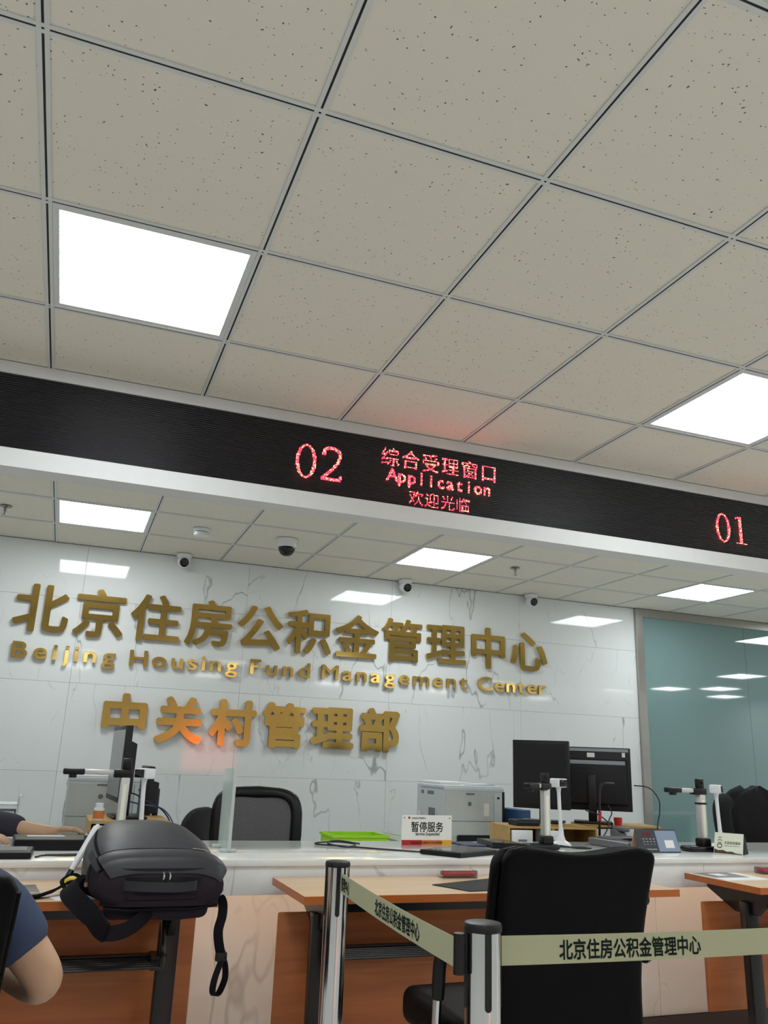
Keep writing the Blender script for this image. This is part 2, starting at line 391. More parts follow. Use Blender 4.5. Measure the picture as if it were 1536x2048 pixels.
# ceiling: mineral-fibre tiles in a slotted grid
ce = struct(thing('ceiling', None, None))
LIGHTS = [(i, j) for j in (-9, -4, 1, 6) for i in (-4, 0, 4, 8, 12, 16)]+[(18, -2), (20, -4), (17, -3)]
tile = G().box(-0.2875, 0.2875, -0.2875, 0.2875, 0, 0.015).mesh('ceiling_tile', 'mineral_tile')
rest = G(); i0, i1 = math.floor((XL-GX)/T), math.ceil((XR-GX)/T); j0, j1 = math.floor((YF-GY)/T), math.ceil((YB-GY)/T)
for i in range(i0, i1):
    for j in range(j0, j1):
        if (i, j) in LIGHTS: continue
        xa, xb = max(GX+i*T, XL), min(GX+(i+1)*T, XR); ya, yb = max(GY+j*T, YF), min(GY+(j+1)*T, YB)
        if xb-xa < 0.03 or yb-ya < 0.03: continue
        near = -2 <= i <= 11 and j >= -2
        if near and yb-ya > 0.58 and xb-xa > 0.58:
            o = bpy.data.objects.new('ceiling_tile', tile); C.objects.link(o); o.parent = ce; o.location = (GX+(i+.5)*T, GY+(j+.5)*T, CEIL+0.004)
        elif near:
            box('ceiling_tile', 'mineral_tile', ce, xa+0.0125, xb-0.001, ya+0.0125, yb-0.001, CEIL+0.004, CEIL+0.019)
        else: rest.box(xa+0.0125, xb-0.0125, ya+0.0125, yb-0.0125, CEIL+0.004, CEIL+0.019)
o = rest.build('ceiling_tiles', 'mineral_tile', ce); o['kind'] = 'stuff'
box('ceiling_deck', 'white_paint', ce, XL, XR, YF, YB, CEIL+0.2, CEIL+0.25)
HW, HG = 0.0135, 0.0029
def bar(ax, pos, a, b):
    e = 0 if ax == 'x' else 0.0004
    P = [(-HW, e), (-HG, e), (-HG, 0.010), (HG, 0.010), (HG, e), (HW, e), (HW, 0.0036), (HG+0.002, 0.0036), (HG+0.002, 0.014), (-HG-0.002, 0.014), (-HG-0.002, 0.0036), (-HW, 0.0036)]
    g = G().prism(P, (lambda u, v, d: (d, pos+u, CEIL+v)) if ax == 'x' else (lambda u, v, d: (pos+u, d, CEIL+v)), a, b)
    o = g.build('grid_bar', 'grid_bar', ce)
    if ax == 'x': box('groove', 'groove_black', o, a, b, pos-HG, pos+HG, CEIL+0.0012, CEIL+0.0095)
    else: box('groove', 'groove_black', o, pos-HG, pos+HG, a, b, CEIL+0.0012, CEIL+0.0095)
for j in range(j0+1, j1): bar('x', GY+j*T, XL, XR)
for i in range(i0+1, i1): bar('y', GX+i*T, YF, YB)
# light panels
NUM = ['first','second','third','fourth','fifth','sixth','seventh','eighth','ninth','tenth','eleventh','twelfth','thirteenth','fourteenth','fifteenth','sixteenth']
LAB = {(0,1): 'large square lit ceiling panel nearest the camera, upper left of the photo', (4,1): 'square lit ceiling panel in front of the black sign, right edge of photo',
       (0,6): 'lit ceiling panel behind the black sign, leftmost of three', (4,6): 'lit ceiling panel behind the black sign, middle of three', (8,6): 'lit ceiling panel behind the black sign, rightmost, above the glass wall'}
lf = G().box(-0.286, 0.286, -0.286, -0.268, -0.002, 0.012).box(-0.286, 0.286, 0.268, 0.286, -0.002, 0.012).box(-0.286, -0.268, -0.268, 0.268, -0.002, 0.012).box(0.268, 0.286, -0.268, 0.268, -0.002, 0.012).mesh('frame', 'light_frame')
ld = G().add([(-0.268,-0.268,0.002),(0.268,-0.268,0.002),(0.268,0.268,0.002),(-0.268,0.268,0.002)], [(0,3,2,1)]).mesh('diffuser', 'light_panel')
lb = G().box(-0.286, 0.286, -0.286, 0.286, 0.012, 0.03).mesh('housing', 'light_frame')
for i, j in LIGHTS:
    if GX+(i+1)*T > XR or GX+i*T < XL: continue
    t = thing('ceiling_light', LAB.get((i, j), f'lit ceiling panel outside the photo, {NUM[(i+4)//2]} column from left, {NUM[j+9]} row from behind'), 'ceiling light', (GX+(i+.5)*T, GY+(j+.5)*T, CEIL+0.004), 0, 'square ceiling light panels')
    for nm, me in (('frame', lf), ('diffuser', ld), ('housing', lb)):
        o = bpy.data.objects.new(nm, me); C.objects.link(o); o.parent = t

# bulkhead beam that carries the dot-matrix display
bk = struct(thing('trim_1', None, None))
box('top_rail', 'white_paint', bk, XL, BX, 3.245, 3.377, 2.572, CEIL)
box('bottom_rail', 'white_paint', bk, XL, BX, 3.245, 3.377, 2.202, 2.270)
box('back_plate', 'white_paint', bk, XL, BX, 3.30, 3.377, 2.270, 2.572)
box('corner_bead', 'white_paint', bk, XL, BX, 3.243, 3.246, 2.196, 2.206)
LZ0, LZ1 = 2.270, 2.572
led = thing('led_display', 'long black dot-matrix display with red window numbers above the counter', 'display', (0, 3.25, LZ0))
edges = [-4.0+1.216*k for k in range(10)]; edges[-1] = BX-0.02
for k in range(9):
    a, b = edges[k], edges[k+1]
    box('display_module', 'led_mask', led, a, b, 0.002, 0.05, 0.0, LZ1-LZ0)
from mathutils.bvhtree import BVHTree
PITCHL = 0.00475
def led_dots(name, gm, hot=0.25):
    """gm: G in (x, 0, z) of the display plane -> lit lamps wherever the lamp grid falls on the letter"""
    V = [Vector(v) for v in gm.v]; tr = BVHTree.FromPolygons(V, gm.f)
    x0, x1 = min(v.x for v in V), max(v.x for v in V); z0, z1 = min(v.z for v in V), max(v.z for v in V)
    A, Bh = G(), G(); h = PITCHL*0.30
    for i in range(int(x0/PITCHL)-1, int(x1/PITCHL)+2):
        for k in range(int(z0/PITCHL)-1, int(z1/PITCHL)+2):
            x, z = i*PITCHL, k*PITCHL
            if tr.ray_cast(Vector((x, -1, z)), Vector((0, 1, 0)))[0] is None: continue
            (Bh if random.random() < hot else A).add([(x-h,0,z-h),(x+h,0,z-h),(x+h,0,z+h),(x-h,0,z+h)], [(0,1,2,3)])
    o = A.build(name, 'led_red', led, ang=80)
    o['kind'] = 'stuff'
    if Bh.f: Bh.build('bright_lamps', 'led_hot', o, ang=80)['kind'] = 'stuff'
    return o
def flat(u, v, d): return (u, 0, v)
def led_text(name, s, x, z, w, h, gl_h=1.0, off=0.0, mono=False):
    g = G(); n = len(s); pit = w/n
    for k, ch in enumerate(s):
        vs, fs = glyph(ch, 0, off); xs = [p[0] for p in vs]; cx = (min(xs)+max(xs))/2
        g.add([(x+(k+.5)*pit+(p[0]-cx)*h, 0, z+p[1]*h) for p in vs], fs)
    return led_dots(name, g)
def ring(cx, cz, rx, rz, sx, sz, n=40):
    g = G(); V = []
    for k in range(n):
        w = 2*PI*k/n; V += [(cx+rx*math.cos(w), 0, cz+rz*math.sin(w)), (cx+(rx-sx)*math.cos(w), 0, cz+(rz-sz)*math.sin(w))]
    return g.add(V, [(2*k, 2*((k+1)%n), 2*((k+1)%n)+1, 2*k+1) for k in range(n)])
def stroke(g, pts, ws):
    pts = spline(pts, 8); n = len(pts); V = []
    for i, p in enumerate(pts):
        d = (pts[min(i+1,n-1)]-pts[max(i-1,0)]).normalized(); q = Vector((-d.z, 0, d.x)); w = ws[0]+(ws[1]-ws[0])*i/(n-1)
        V += [p+q*w/2, p-q*w/2]
    return g.add(V, [(2*i, 2*i+2, 2*i+3, 2*i+1) for i in range(n-1)])
zl = 0.063                          # digits: foot height above the display's lower edge
d0 = ring(0.822, zl+0.075, 0.046, 0.077, 0.016, 0.008); led_dots('digit', d0)
g2 = stroke(G(), [(0.900,0,zl+0.115),(0.905,0,zl+0.142),(0.938,0,zl+0.152),(0.970,0,zl+0.135),(0.970,0,zl+0.100),(0.945,0,zl+0.060),(0.900,0,zl+0.012)], (0.016, 0.012))
g2.add([(0.892,0,zl),(0.982,0,zl),(0.986,0,zl+0.028),(0.976,0,zl+0.028),(0.970,0,zl+0.015),(0.892,0,zl+0.015)], [(0,1,2,3,4,5)])
led_dots('digit', g2)
d1 = ring(3.062, zl+0.075, 0.046, 0.077, 0.016, 0.008); led_dots('digit', d1)
g1 = G().add([(3.168,0,zl),(3.186,0,zl),(3.186,0,zl+0.152),(3.168,0,zl+0.145)], [(0,1,2,3)]).add([(3.140,0,zl),(3.214,0,zl),(3.214,0,zl+0.008),(3.140,0,zl+0.008)], [(0,1,2,3)]).add([(3.145,0,zl+0.135),(3.168,0,zl+0.14),(3.168,0,zl+0.147),(3.145,0,zl+0.142)], [(0,1,2,3)])
led_dots('digit', g1)
led_text('sign_line', '综合受理窗口', 1.158, 0.185, 0.592, 0.094, off=0.0)
led_text('sign_line', 'Application', 1.196, 0.110, 0.520, 0.082, off=0.022)
led_text('sign_line', '欢迎光临', 1.298, 0.018, 0.310, 0.074, off=0.0)

# ================================================================== wall lettering
ORD = ['first','second','third','fourth','fifth','sixth','seventh','eighth','ninth','tenth','eleventh']
def wall_letter(ch, x, z, h, kx, off, label, cat, group, yw=YB):
    vs, fs = glyph(ch, 0.5, off)
    # face plate stands 18 mm deep, held 12 mm off the marble by pins
    t = thing('wall_letter', label, cat, (x, yw, z), 0, group)
    d0, d1 = -0.030, -0.012
    g = G(); g.add([(p[0]*kx, ((d0-(p[2]-0.5)*0.02) if p[2] > 0 else d1), p[1]*h) for p in vs], fs)
    o = g.build('letter_plate', 'gold', t, ang=25)
    t.rotation_euler = (random.gauss(0, 0.012), 0, random.gauss(0, 0.02)*(0.35 if h > 0.2 else 0.25))
    me = o.data; cs = [p.center.copy() for p in me.polygons if abs(p.normal.y) > 0.9 and p.area > 1e-5]
    if cs:
        cs.sort(key=lambda c: c.x); pk = [cs[0], cs[-1]]
        for c in pk: G().cyl((c.x, d1-0.002, c.z), (c.x, 0.0, c.z), 0.003, seg=6).build('mounting_pin', 'gold_side', t)
    return t
def em_fit(ch, off): vs, fs = glyph(ch, 0.5, off); xs = [p[0] for p in vs]; ys = [p[1] for p in vs]; return min(xs), max(xs), min(ys), max(ys)
R1 = '北京住房公积金管理中心'; H1 = 0.372
for k, ch in enumerate(R1):
    cx = -0.253+k*(3.672+0.253)/10; a, b, c, d = em_fit(ch, 0.023)
    wall_letter(ch, cx-(a+b)/2*H1, 2.13-(c+d)/2*0.36, 0.36, H1, 0.023, f'large gold metal character {ch} on the marble wall, {ORD[k]} of the upper row', 'letter', 'gold characters of the upper row')
R2 = '中关村管理部'; H2 = 0.345
for k, ch in enumerate(R2):
    cx = 0.395+k*(2.325-0.395)/5; a, b, c, d = em_fit(ch, 0.04)
    wall_letter(ch, cx-(a+b)/2*H2, 1.412-(c+d)/2*0.335, 0.335, H2, 0.04, f'bold gold metal character {ch} on the marble wall, {ORD[k]} of the lower row', 'letter', 'gold characters of the lower row')
ENG = 'Beijing Housing Fund Management Center'
adv = {}
def adv_of(ch):
    if ch == ' ': return 0.42
    a, b, c, d = em_fit(ch, 0.015); return (b-a)
HE = 0.158; KE = 0.208
WX = [(-0.405, 0.285), (0.380, 1.168), (1.262, 1.732), (1.825, 3.087), (3.180, 3.835)]
for wi, (wd, (xa, xb)) in enumerate(zip(ENG.split(' '), WX)):
    gap = (xb-xa-sum(adv_of(c)*KE for c in wd))/(len(wd)-1); x = xa
    for li, ch in enumerate(wd):
        a, b, c, d = em_fit(ch, 0.015)
        wall_letter(ch, x-a*KE, 1.777, HE, KE, 0.015, f'small gold letter {ch} on the marble wall, {ORD[li]} of the {ORD[wi]} English word', 'letter', 'gold English letters on the wall')
        x += adv_of(ch)*KE+gap

# ================================================================== ceiling and wall devices
def sprinkler(px, py, label):
    p = atZ(px, py, CEIL); t = thing('sprinkler', label, 'sprinkler', (p.x, p.y, CEIL), 0, 'ceiling sprinklers')
    G().lathe([(0.034,0),(0.036,-0.004),(0.020,-0.010),(0.010,-0.012)]).build('escutcheon', 'sprinkler_metal', t)
    G().lathe([(0.010,-0.010),(0.010,-0.03),(0.007,-0.034),(0.005,-0.05)]).build('nozzle', 'sprinkler_metal', t)
    G().lathe([(0.004,-0.049),(0.016,-0.052),(0.016,-0.055),(0.003,-0.056)]).build('deflector', 'sprinkler_metal', t)
sprinkler(1030, 1136, 'small metal sprinkler head on the ceiling right of the middle light panel')
sprinkler(12, 1012, 'small metal sprinkler head on the ceiling at the left photo edge')
p = atZ(402, 1060, CEIL)
t = thing('smoke_detector', 'round white smoke detector on the ceiling left of the dome camera', 'smoke detector', (p.x, p.y-0.02, CEIL))
G().lathe([(0.055,0),(0.055,-0.018),(0.052,-0.022)]).build('base', 'white_plastic', t)
G().lathe([(0.046,-0.022),(0.046,-0.026)]).build('sensor_slot', 'black_plastic', t)
G().lathe([(0.050,-0.026),(0.048,-0.045),(0.030,-0.052),(0.004,-0.053)]).build('cap', 'white_plastic', t)
p = atZ(574, 1080, CEIL)
t = thing('dome_camera', 'white dome security camera with black glass on the ceiling', 'security camera', (p.x, p.y-0.01, CEIL))
G().lathe([(0.072,0),(0.072,-0.01),(0.066,-0.055),(0.060,-0.058)]).build('housing', 'white_plastic', t)
G().lathe([(0.058,-0.056),(0.056,-0.078),(0.044,-0.100),(0.025,-0.113),(0.003,-0.117)]).build('dome', 'black_gloss', t)
def turret(px, py, label, aim):
    p = atZ(px, py, CEIL); t = thing('turret_camera', label, 'security camera', (p.x, YB-0.075, CEIL), 0, 'white turret cameras along the wall')
    G().lathe([(0.058,0),(0.058,-0.012),(0.050,-0.030)]).build('mount', 'white_plastic', t)
    M = Matrix.Translation((0, 0, -0.052))
    g = G(); n = 14
    g.lathe([(0.004,0.050)]+[(0.050*math.sin(PI*k/n), 0.050*math.cos(PI*k/n)) for k in range(1, n)]+[(0.004,-0.050)], M=M)
    ball = g.build('ball', 'white_plastic', t)
    R_ = Matrix.Rotation(aim, 4, 'Z') @ Matrix.Rotation(math.radians(112), 4, 'X')
    G().lathe([(0.034,0.040),(0.034,0.050),(0.030,0.052),(0.004,0.052)], M=M @ R_).build('lens_window', 'black_gloss', t)
turret(370, 1108, 'white turret camera on wall top above the fourth large character', 0.0)
turret(812, 1160, 'white turret camera on wall top, middle of three', 0.12)
turret(1064, 1189, 'white turret camera on wall top, rightmost of three', 0.15)

# ================================================================== service counter
CT = 0.81
sc = thing('service_counter', 'long white marble service counter with glowing recessed front', 'counter')
box('worktop', 'counter_marble', sc, XL+0.1, BX, 3.33, 4.05, 0.785, CT, r=0.003)
ae = [XL+0.1, -3.14, -1.94, -0.74, 0.46, 1.66, 2.86, 4.06, 5.26, 7.0]
for a, b in zip(ae[:-1], ae[1:]):
    box('apron_panel', 'counter_marble', sc, a+0.001, b-0.001, 3.337, 3.357, 0.685, 0.7849, r=0.001)
    box('kick_panel', 'counter_marble', sc, a+0.001, b-0.001, 3.70, 3.72, 0.068, 0.784, r=0.001)
box('carcass', 'white_paint', sc, XL+0.12, 6.98, 3.722, 4.04, 0.0, 0.783)
box('skirting', 'dark_skirting', sc, XL+0.1, BX, 3.69, 3.72, 0, 0.066)
box('light_strip', 'warm_strip', sc, XL+0.1, BX, 3.362, 3.374, 0.765, 0.780)
sd = thing('staff_desk', 'white staff desk behind the service counter', 'desk')
box('desk_top', 'white_paint', sd, -0.12, BX, 4.055, 4.68, 0.705, 0.735, r=0.003)
box('desk_top', 'white_paint', sd, XL+0.1, -0.122, 4.055, 4.36, 0.705, 0.735, r=0.003)
for x in (-3.6, -1.2, -0.09, 1.9, 4.9, 6.9): box('desk_side', 'white_paint', sd, x-0.015, x+0.015, 4.08, 4.34, 0, 0.705)
def return_desk(x0, x1, label, y0=4.70):
    t = thing('return_desk', label, 'desk', (0,0,0), 0, 'return desks behind the counter')
    box('desk_top', 'white_paint', t, x0, x1, y0, 5.55, 0.67, 0.70, r=0.003)
    for x in (x0+0.02, x1-0.05): box('desk_side', 'white_paint', t, x, x+0.03, y0+0.03, 5.5, 0, 0.67)
return_desk(2.2, 2.95, 'white return desk under the right printer'); return_desk(-0.47, 0.60, 'white return desk under the left printer', 4.90)

# ================================================================== folding tables
def folding_table(x0, x1, label, y0=2.855, y1=3.306):
    cx = (x0+x1)/2; h = (x1-x0)/2; t = thing('folding_table', label, 'table', (cx, 0, 0), 0, 'wooden folding tables in front of the counter')
    top = G().box(-h, h, y0+0.002, y1-0.002, 0.7255, 0.75).build('tabletop', 'table_wood_sheen', t)
    box('edge_band', 'table_edge', top, -h, h, y0, y0+0.002, 0.725, 0.7502); box('edge_band', 'table_edge', top, -h, h, y1-0.002, y1, 0.725, 0.7502)
    box('edge_band', 'table_edge', top, -h-0.002, -h, y0, y1, 0.725, 0.7502); box('edge_band', 'table_edge', top, h, h+0.002, y0, y1, 0.725, 0.7502)
    box('apron_rail', 'black_metal', t, -h+0.10, h-0.10, y0+0.06, y0+0.09, 0.690, 0.7255)
    G().rbox(-h+0.005, h-0.005, y1-0.10, y1-0.082, 0.215, 0.645, r=0.006, seg=2).build('modesty_panel', 'panel_wood', t)
    for s in (-1, 1):
        x = s*(h-0.115)
        lg = G(); lg.rbox(x-0.032, x+0.032, 3.03, 3.075, 0.05, 0.67, r=0.006, seg=2).build('leg', 'black_metal', t)
        br = G(); br.prism([(y0+0.05,0.725),(y1-0.02,0.725),(y1-0.02,0.695),(3.12,0.62),(3.0,0.62),(y0+0.05,0.700)], lambda u, v, d: (d, u, v), x-0.012, x+0.012)
        b_ = br.build('fold_bracket', 'black_metal', t)
        for (yy, zz) in ((2.99, 0.665), (3.12, 0.665)):
            G().cyl((x+s*-0.022, yy, zz), (x-s*0.030, yy, zz), 0.009, seg=10).build('bolt', 'steel', b_)
        G().rbox(x-0.022, x+0.022, 2.90, 3.28, 0.05, 0.085, r=0.01, seg=2).build('foot', 'black_metal', t)
        for yy in (2.92, 3.26):
            G().cyl((x-0.012, yy, 0.025), (x+0.012, yy, 0.025), 0.025, seg=14).build('caster', 'black_plastic', t)
        G().tube(spline([(x-s*0.03, 3.0, 0.70), (x-s*0.03, 2.93, 0.60), (x-s*0.03, 2.93, 0.545)], 4), 0.008, 8).build('rack_hanger', 'black_metal', t)
        box('clamp', 'black_metal', t, x-s*0.03-0.025, x-s*0.03+0.025, 3.0, 3.09, 0.52, 0.56)
    for k in range(6):
        yy = 2.93+k*0.045; zz = 0.545-0.004*k
        G().tube([(-h+0.14, yy, zz), (h-0.14, yy, zz)], 0.005, 8).build('rack_rod', 'black_metal', t)
    box('rack_beam', 'black_metal', t, -h+0.14, h-0.14, 3.16, 3.19, 0.49, 0.535)
    return t
folding_table(-0.97, 0.532, 'wooden folding table at left carrying the black backpack')
folding_table(0.818, 2.322, 'wooden folding table in the middle behind the barrier posts')
folding_table(2.725, 4.23, 'wooden folding table at the right photo edge with leaflets on it')

# ================================================================== leather cantilever chairs
def leather_chair(label, loc, rz=0):
    # local: sitter faces +y, back at y=0
    t = thing('leather_chair', label, 'chair', loc, rz, 'black leather visitor chairs')
    W2 = 0.226
    def bend(p):
        zz = (p.z-0.44)/0.55; x = p.x/W2
        dip = 0.012*math.cos(x*PI)*max(0, zz)**6
        y = p.y - 0.075*zz + 0.045*(1-abs(x)**2)*0 + 0.03*math.sin(zz*PI)
        w = 1.0 - 0.03*math.sin(zz*PI*1.3)
        dip += 0.030*min(1.1, abs(x))**9*max(0, zz)**4
        return Vector((p.x*w, y, p.z-dip))
    bk_ = G().rbox(-W2, W2, 0.0, 0.045, 0.42, 0.985, r=0.020, seg=4, fn=bend, cuts=9).build('backrest', 'leather', t, ang=60)
    def bend2(p):
        q = bend(p); x = p.x/(W2); zz = (p.z-0.44)/0.55
        q.y += 0.012*(1-x*x)*math.sin(max(0, min(1, zz))*PI*3)**2; return q
    G().rbox(-W2-0.008, W2+0.008, 0.035, 0.095, 0.45, 0.982, r=0.026, seg=4, fn=bend2, cuts=9).build('back_cushion', 'leather', bk_, ang=60)
    for s in (-1, 1):
        G().tube([bend(Vector((s*(W2+0.002), 0.042, 0.45+0.52*k/14))) for k in range(15)], 0.006, 8).build('piping', 'leather', bk_)
    G().rbox(-0.25, 0.25, 0.07, 0.58, 0.43, 0.535, r=0.035, seg=4, cuts=3, fn=lambda p: Vector((p.x, p.y, p.z+0.012*math.sin((p.y-0.06)/0.51*PI)*(1-(p.x/0.26)**2)))).build('seat', 'leather', t, ang=60)
    for s in (-1, 1):
        x = s*0.266
        G().tube(spline([(x, 0.262, 0.59), (x, 0.275, 0.45), (x, 0.30, 0.12), (x, 0.33, 0.04), (x, 0.40, 0.017), (x, 0.52, 0.017)], 5), 0.0125, 10).build('chrome_leg', 'steel', t)
        G().tube([(x, 0.34, 0.017), (x, 0.0, 0.017)], 0.0125, 10).build('floor_runner', 'steel', t)
        G().tube(spline([(s*0.235, 0.02, 0.70), (x, 0.05, 0.715), (x, 0.13, 0.722), (x, 0.21, 0.71), (x, 0.250, 0.665), (x, 0.262, 0.57)], 5), [0.014]+[0.019]*24+[0.017], 10).build('armrest', 'black_plastic', t)
        G().tube([(s*0.235, 0.29, 0.455), (x, 0.277, 0.455)], 0.010, 8).build('seat_bracket', 'steel', t)
    G().tube([(-0.266, 0.03, 0.017), (0.266, 0.03, 0.017)], 0.0125, 10).build('floor_bar', 'steel', t)
    return t
lc = leather_chair('large black leather chair seen from behind, behind the barrier belt', (1.325, 2.06, 0))
c2 = dup(lc, (-0.272, 1.88, 0), math.radians(3), 'black leather chair at the left photo edge with a person in it')

c2.scale = (1, 1, 0.968)
for ch in c2.children:
    if ch.name.startswith('armrest'): ch.location.z = -0.085
# ================================================================== belt barriers
def stanchion(label, x, y, rz=0):
    t = thing('barrier_post', label, 'barrier post', (x, y, 0), rz, 'chrome barrier posts')
    G().lathe([(0.16,0),(0.16,0.008),(0.14,0.02),(0.05,0.034),(0.034,0.036)], seg=40).build('base', 'steel', t)
    G().cyl((0,0,0.03), (0,0,0.905), 0.0315, seg=32).build('tube', 'steel', t)
    cap = G().lathe([(0.0335,0.845),(0.0345,0.848),(0.0345,0.914),(0.0325,0.919),(0.028,0.920),(0.003,0.920)], seg=32)
    # steel collar below the black cap plate
    G().lathe([(0.0325,0.905),(0.0345,0.907),(0.0345,0.914),(0.0325,0.919),(0.028,0.920),(0.003,0.920)], seg=32).build('cap', 'black_plastic', t)
    for k in range(4):
        a = math.radians(-100)+k*PI/2
        M = Matrix.Rotation(a, 4, 'Z')
        g = G(); w = 0.006; P = [(-w, 0.905), (w, 0.905)]+[(w*math.cos(-q), 0.790+w*math.sin(-q)) for q in [PI*i/8 for i in range(9)]]
        g.prism(P, lambda u, v, d: tuple(M @ Vector((d, u, v))), 0.0305, 0.0325); g.build('slot', 'black_matte', t)
    return t
post1 = stanchion('chrome barrier post farther back with its belt running toward the camera', 0.757, 2.335)
post2 = stanchion('chrome barrier post nearest the camera with a belt running right', 0.748, 1.452)
post3 = stanchion('chrome barrier post beyond the right photo edge', 2.30, 1.50)
def belt(post, P, Q, side, z0, z1, texts, nm='belt'):
    """belt between floor points P and Q; 'side' = +1/-1 which face carries the print; local to post"""
    px_, py_ = post.location.x, post.location.y
    P = Vector((P[0]-px_, P[1]-py_, 0)); Q = Vector((Q[0]-px_, Q[1]-py_, 0)); d = (Q-P); L_ = d.length; d.normalize(); n = Vector((0,0,1)).cross(d)*side
    K = 24; sag = 0.006*L_; g = G(); V = []
    zc = lambda s: -sag*4*(s/L_)*(1-s/L_)
    pos = lambda s, v, e: P+d*s+n*e+Vector((0, 0, z0+v*(z1-z0)+zc(s)))
    secs = [[pos(L_*k/K, 0, -0.0008), pos(L_*k/K, 1, -0.0008), pos(L_*k/K, 1, 0.0008), pos(L_*k/K, 0, 0.0008)] for k in range(K+1)]
    o = g.loft(secs).build(nm, 'belt_fabric', post)
    for s, w, txt, flip in texts:
        h = (z1-z0)*0.74
        tg = text_g(txt, h, lambda u, v, dd: tuple(pos((s+w-u) if flip else (s+u), 0.20+v/(z1-z0), 0.0014)), 0.026, w)
        tg.build('belt_print', 'print_dark', o)
    return o
BR = '北京住房公积金管理中心'
belt(post1, (0.757, 2.302), (0.700, 1.462), -1, 0.846, 0.894, [(0.335, 0.315, BR, False), (0.012, 0.085, '管理中心', False)])
G().cyl((0.702-0.757, 1.452-2.335, 0.838), (0.702-0.757, 1.452-2.335, 0.903), 0.0105, seg=16).build('belt_clip', 'black_plastic', post1)
belt(post2, (0.781, 1.452), (2.262, 1.500), -1, 0.848, 0.896, [(0.125, 0.330, BR, False)])
G().cyl((2.258-0.748, 1.50-1.452, 0.838), (2.258-0.748, 1.50-1.452, 0.903), 0.0105, seg=16).build('belt_clip', 'black_plastic', post2)

# ================================================================== things on and behind the counter
def rz_m(a): return Matrix.Rotation(a, 4, 'Z')
def doc_camera(label, loc, rz, arm=0.20, armrz=PI, band=False):
    t = thing('document_camera', label, 'document camera', loc, rz, 'document cameras on the counter')
    G().rbox(-0.115, 0.055, -0.045, 0.045, 0, 0.026, r=0.012, seg=3).build('base', 'black_plastic', t)
    G().rbox(-0.028, 0.028, -0.028, 0.028, 0.024, 0.062, r=0.006, seg=2).build('socket', 'black_plastic', t)
    col = G().rbox(-0.018, 0.018, -0.020, 0.020, 0.060, 0.275, r=0.005, seg=2).build('column', 'silver_plastic', t)
    box('column_inlay', 'card_cream', col, -0.008, 0.008, -0.0208, -0.0195, 0.065, 0.245)
    if band: G().rbox(-0.0205, 0.0205, -0.0225, 0.0225, 0.222, 0.232, r=0.002, seg=1).build('band', 'black_plastic', col)
    M = rz_m(armrz)
    a = G(); a.rbox(-0.028, 0.05, -0.022, 0.022, 0.268, 0.302, r=0.006, seg=2, M=M); a.build('arm_joint', 'black_plastic', t)
    G().rbox(0.048, arm-0.075, -0.016, 0.016, 0.278, 0.299, r=0.006, seg=2, M=M).build('arm_tube', 'silver_plastic', t)
    hd = G().rbox(arm-0.08, arm+0.005, -0.020, 0.020, 0.276, 0.301, r=0.006, seg=2, M=M).build('camera_head', 'black_plastic', t)
    G().rbox(arm-0.05, arm-0.02, -0.013, 0.013, 0.264, 0.278, r=0.004, seg=2, M=M).build('lens_hood', 'black_plastic', hd)
    tp = G().rbox(-0.018, 0.018, -0.014, 0.014, 0.301, 0.347, r=0.004, seg=2).build('side_camera', 'black_plastic', t)
    G().cyl((0, -0.0135, 0.328), (0, -0.017, 0.328), 0.008, seg=14).build('lens', 'black_gloss', tp)
    return t
pL = atY(236, 1660, 3.78); doc_camera('document camera with silver column rising behind the black backpack', (pL.x+0.006, 3.79, CT), 0, 0.245, math.radians(180))
pM = atY(1092, 1690, 3.68); doc_camera('document camera with silver column in front of the two monitors', (pM.x, 3.68, CT), 0, 0.150, math.radians(205))
pR = atY(1407, 1690, 3.60); doc_camera('document camera with black band on its column, before the glass wall', (pR.x, 3.60, CT), 0, 0.205, math.radians(180), True)
def face_camera(label, loc, rz, hz):
    t = thing('face_camera', label, 'camera', loc, 0, 'white face cameras on posts')
    G().loft([[(0.062*k*math.cos(a)+0.01*(1-k), 0.045*k*math.sin(a), z) for a in [2*PI*i/24 for i in range(24)]] for k, z in ((1.0,0),(1.0,0.006),(0.8,0.014),(0.45,0.024),(0.28,0.045),(0.2,0.08))]).build('foot', 'white_plastic', t)
    G().tube([(0.008, 0, 0.06), (0.003, 0, 0.16), (0.0, 0, hz-0.05), (0, 0, hz-0.03), (0, 0, hz-0.016)], [0.0105, 0.0095, 0.0095, 0.012, 0.018], 16).build('post', 'white_plastic', t)
    M = Matrix.Translation((0, 0, hz)) @ rz_m(rz)
    h = G().rbox(-0.038, 0.038, -0.030, 0.030, -0.022, 0.022, r=0.008, seg=3, M=M).build('head', 'white_plastic', t)
    G().rbox(-0.030, 0.030, -0.033, -0.028, -0.017, 0.017, r=0.002, seg=2, M=M).build('dark_window', 'black_gloss', h)
    return t
p = atY(284, 1600, 3.92); face_camera('white camera on a post facing left, behind the backpack', (p.x, 3.92, CT), math.radians(-55), 0.285)
p = atY(1119, 1650, 3.86); face_camera('white camera on a post right of the middle document camera', (p.x, 3.86, CT), math.radians(20), 0.300)
p = atY(1437, 1650, 3.80); face_camera('white camera on a post in front of the glass wall', (p.x, 3.80, CT), math.radians(40), 0.295)

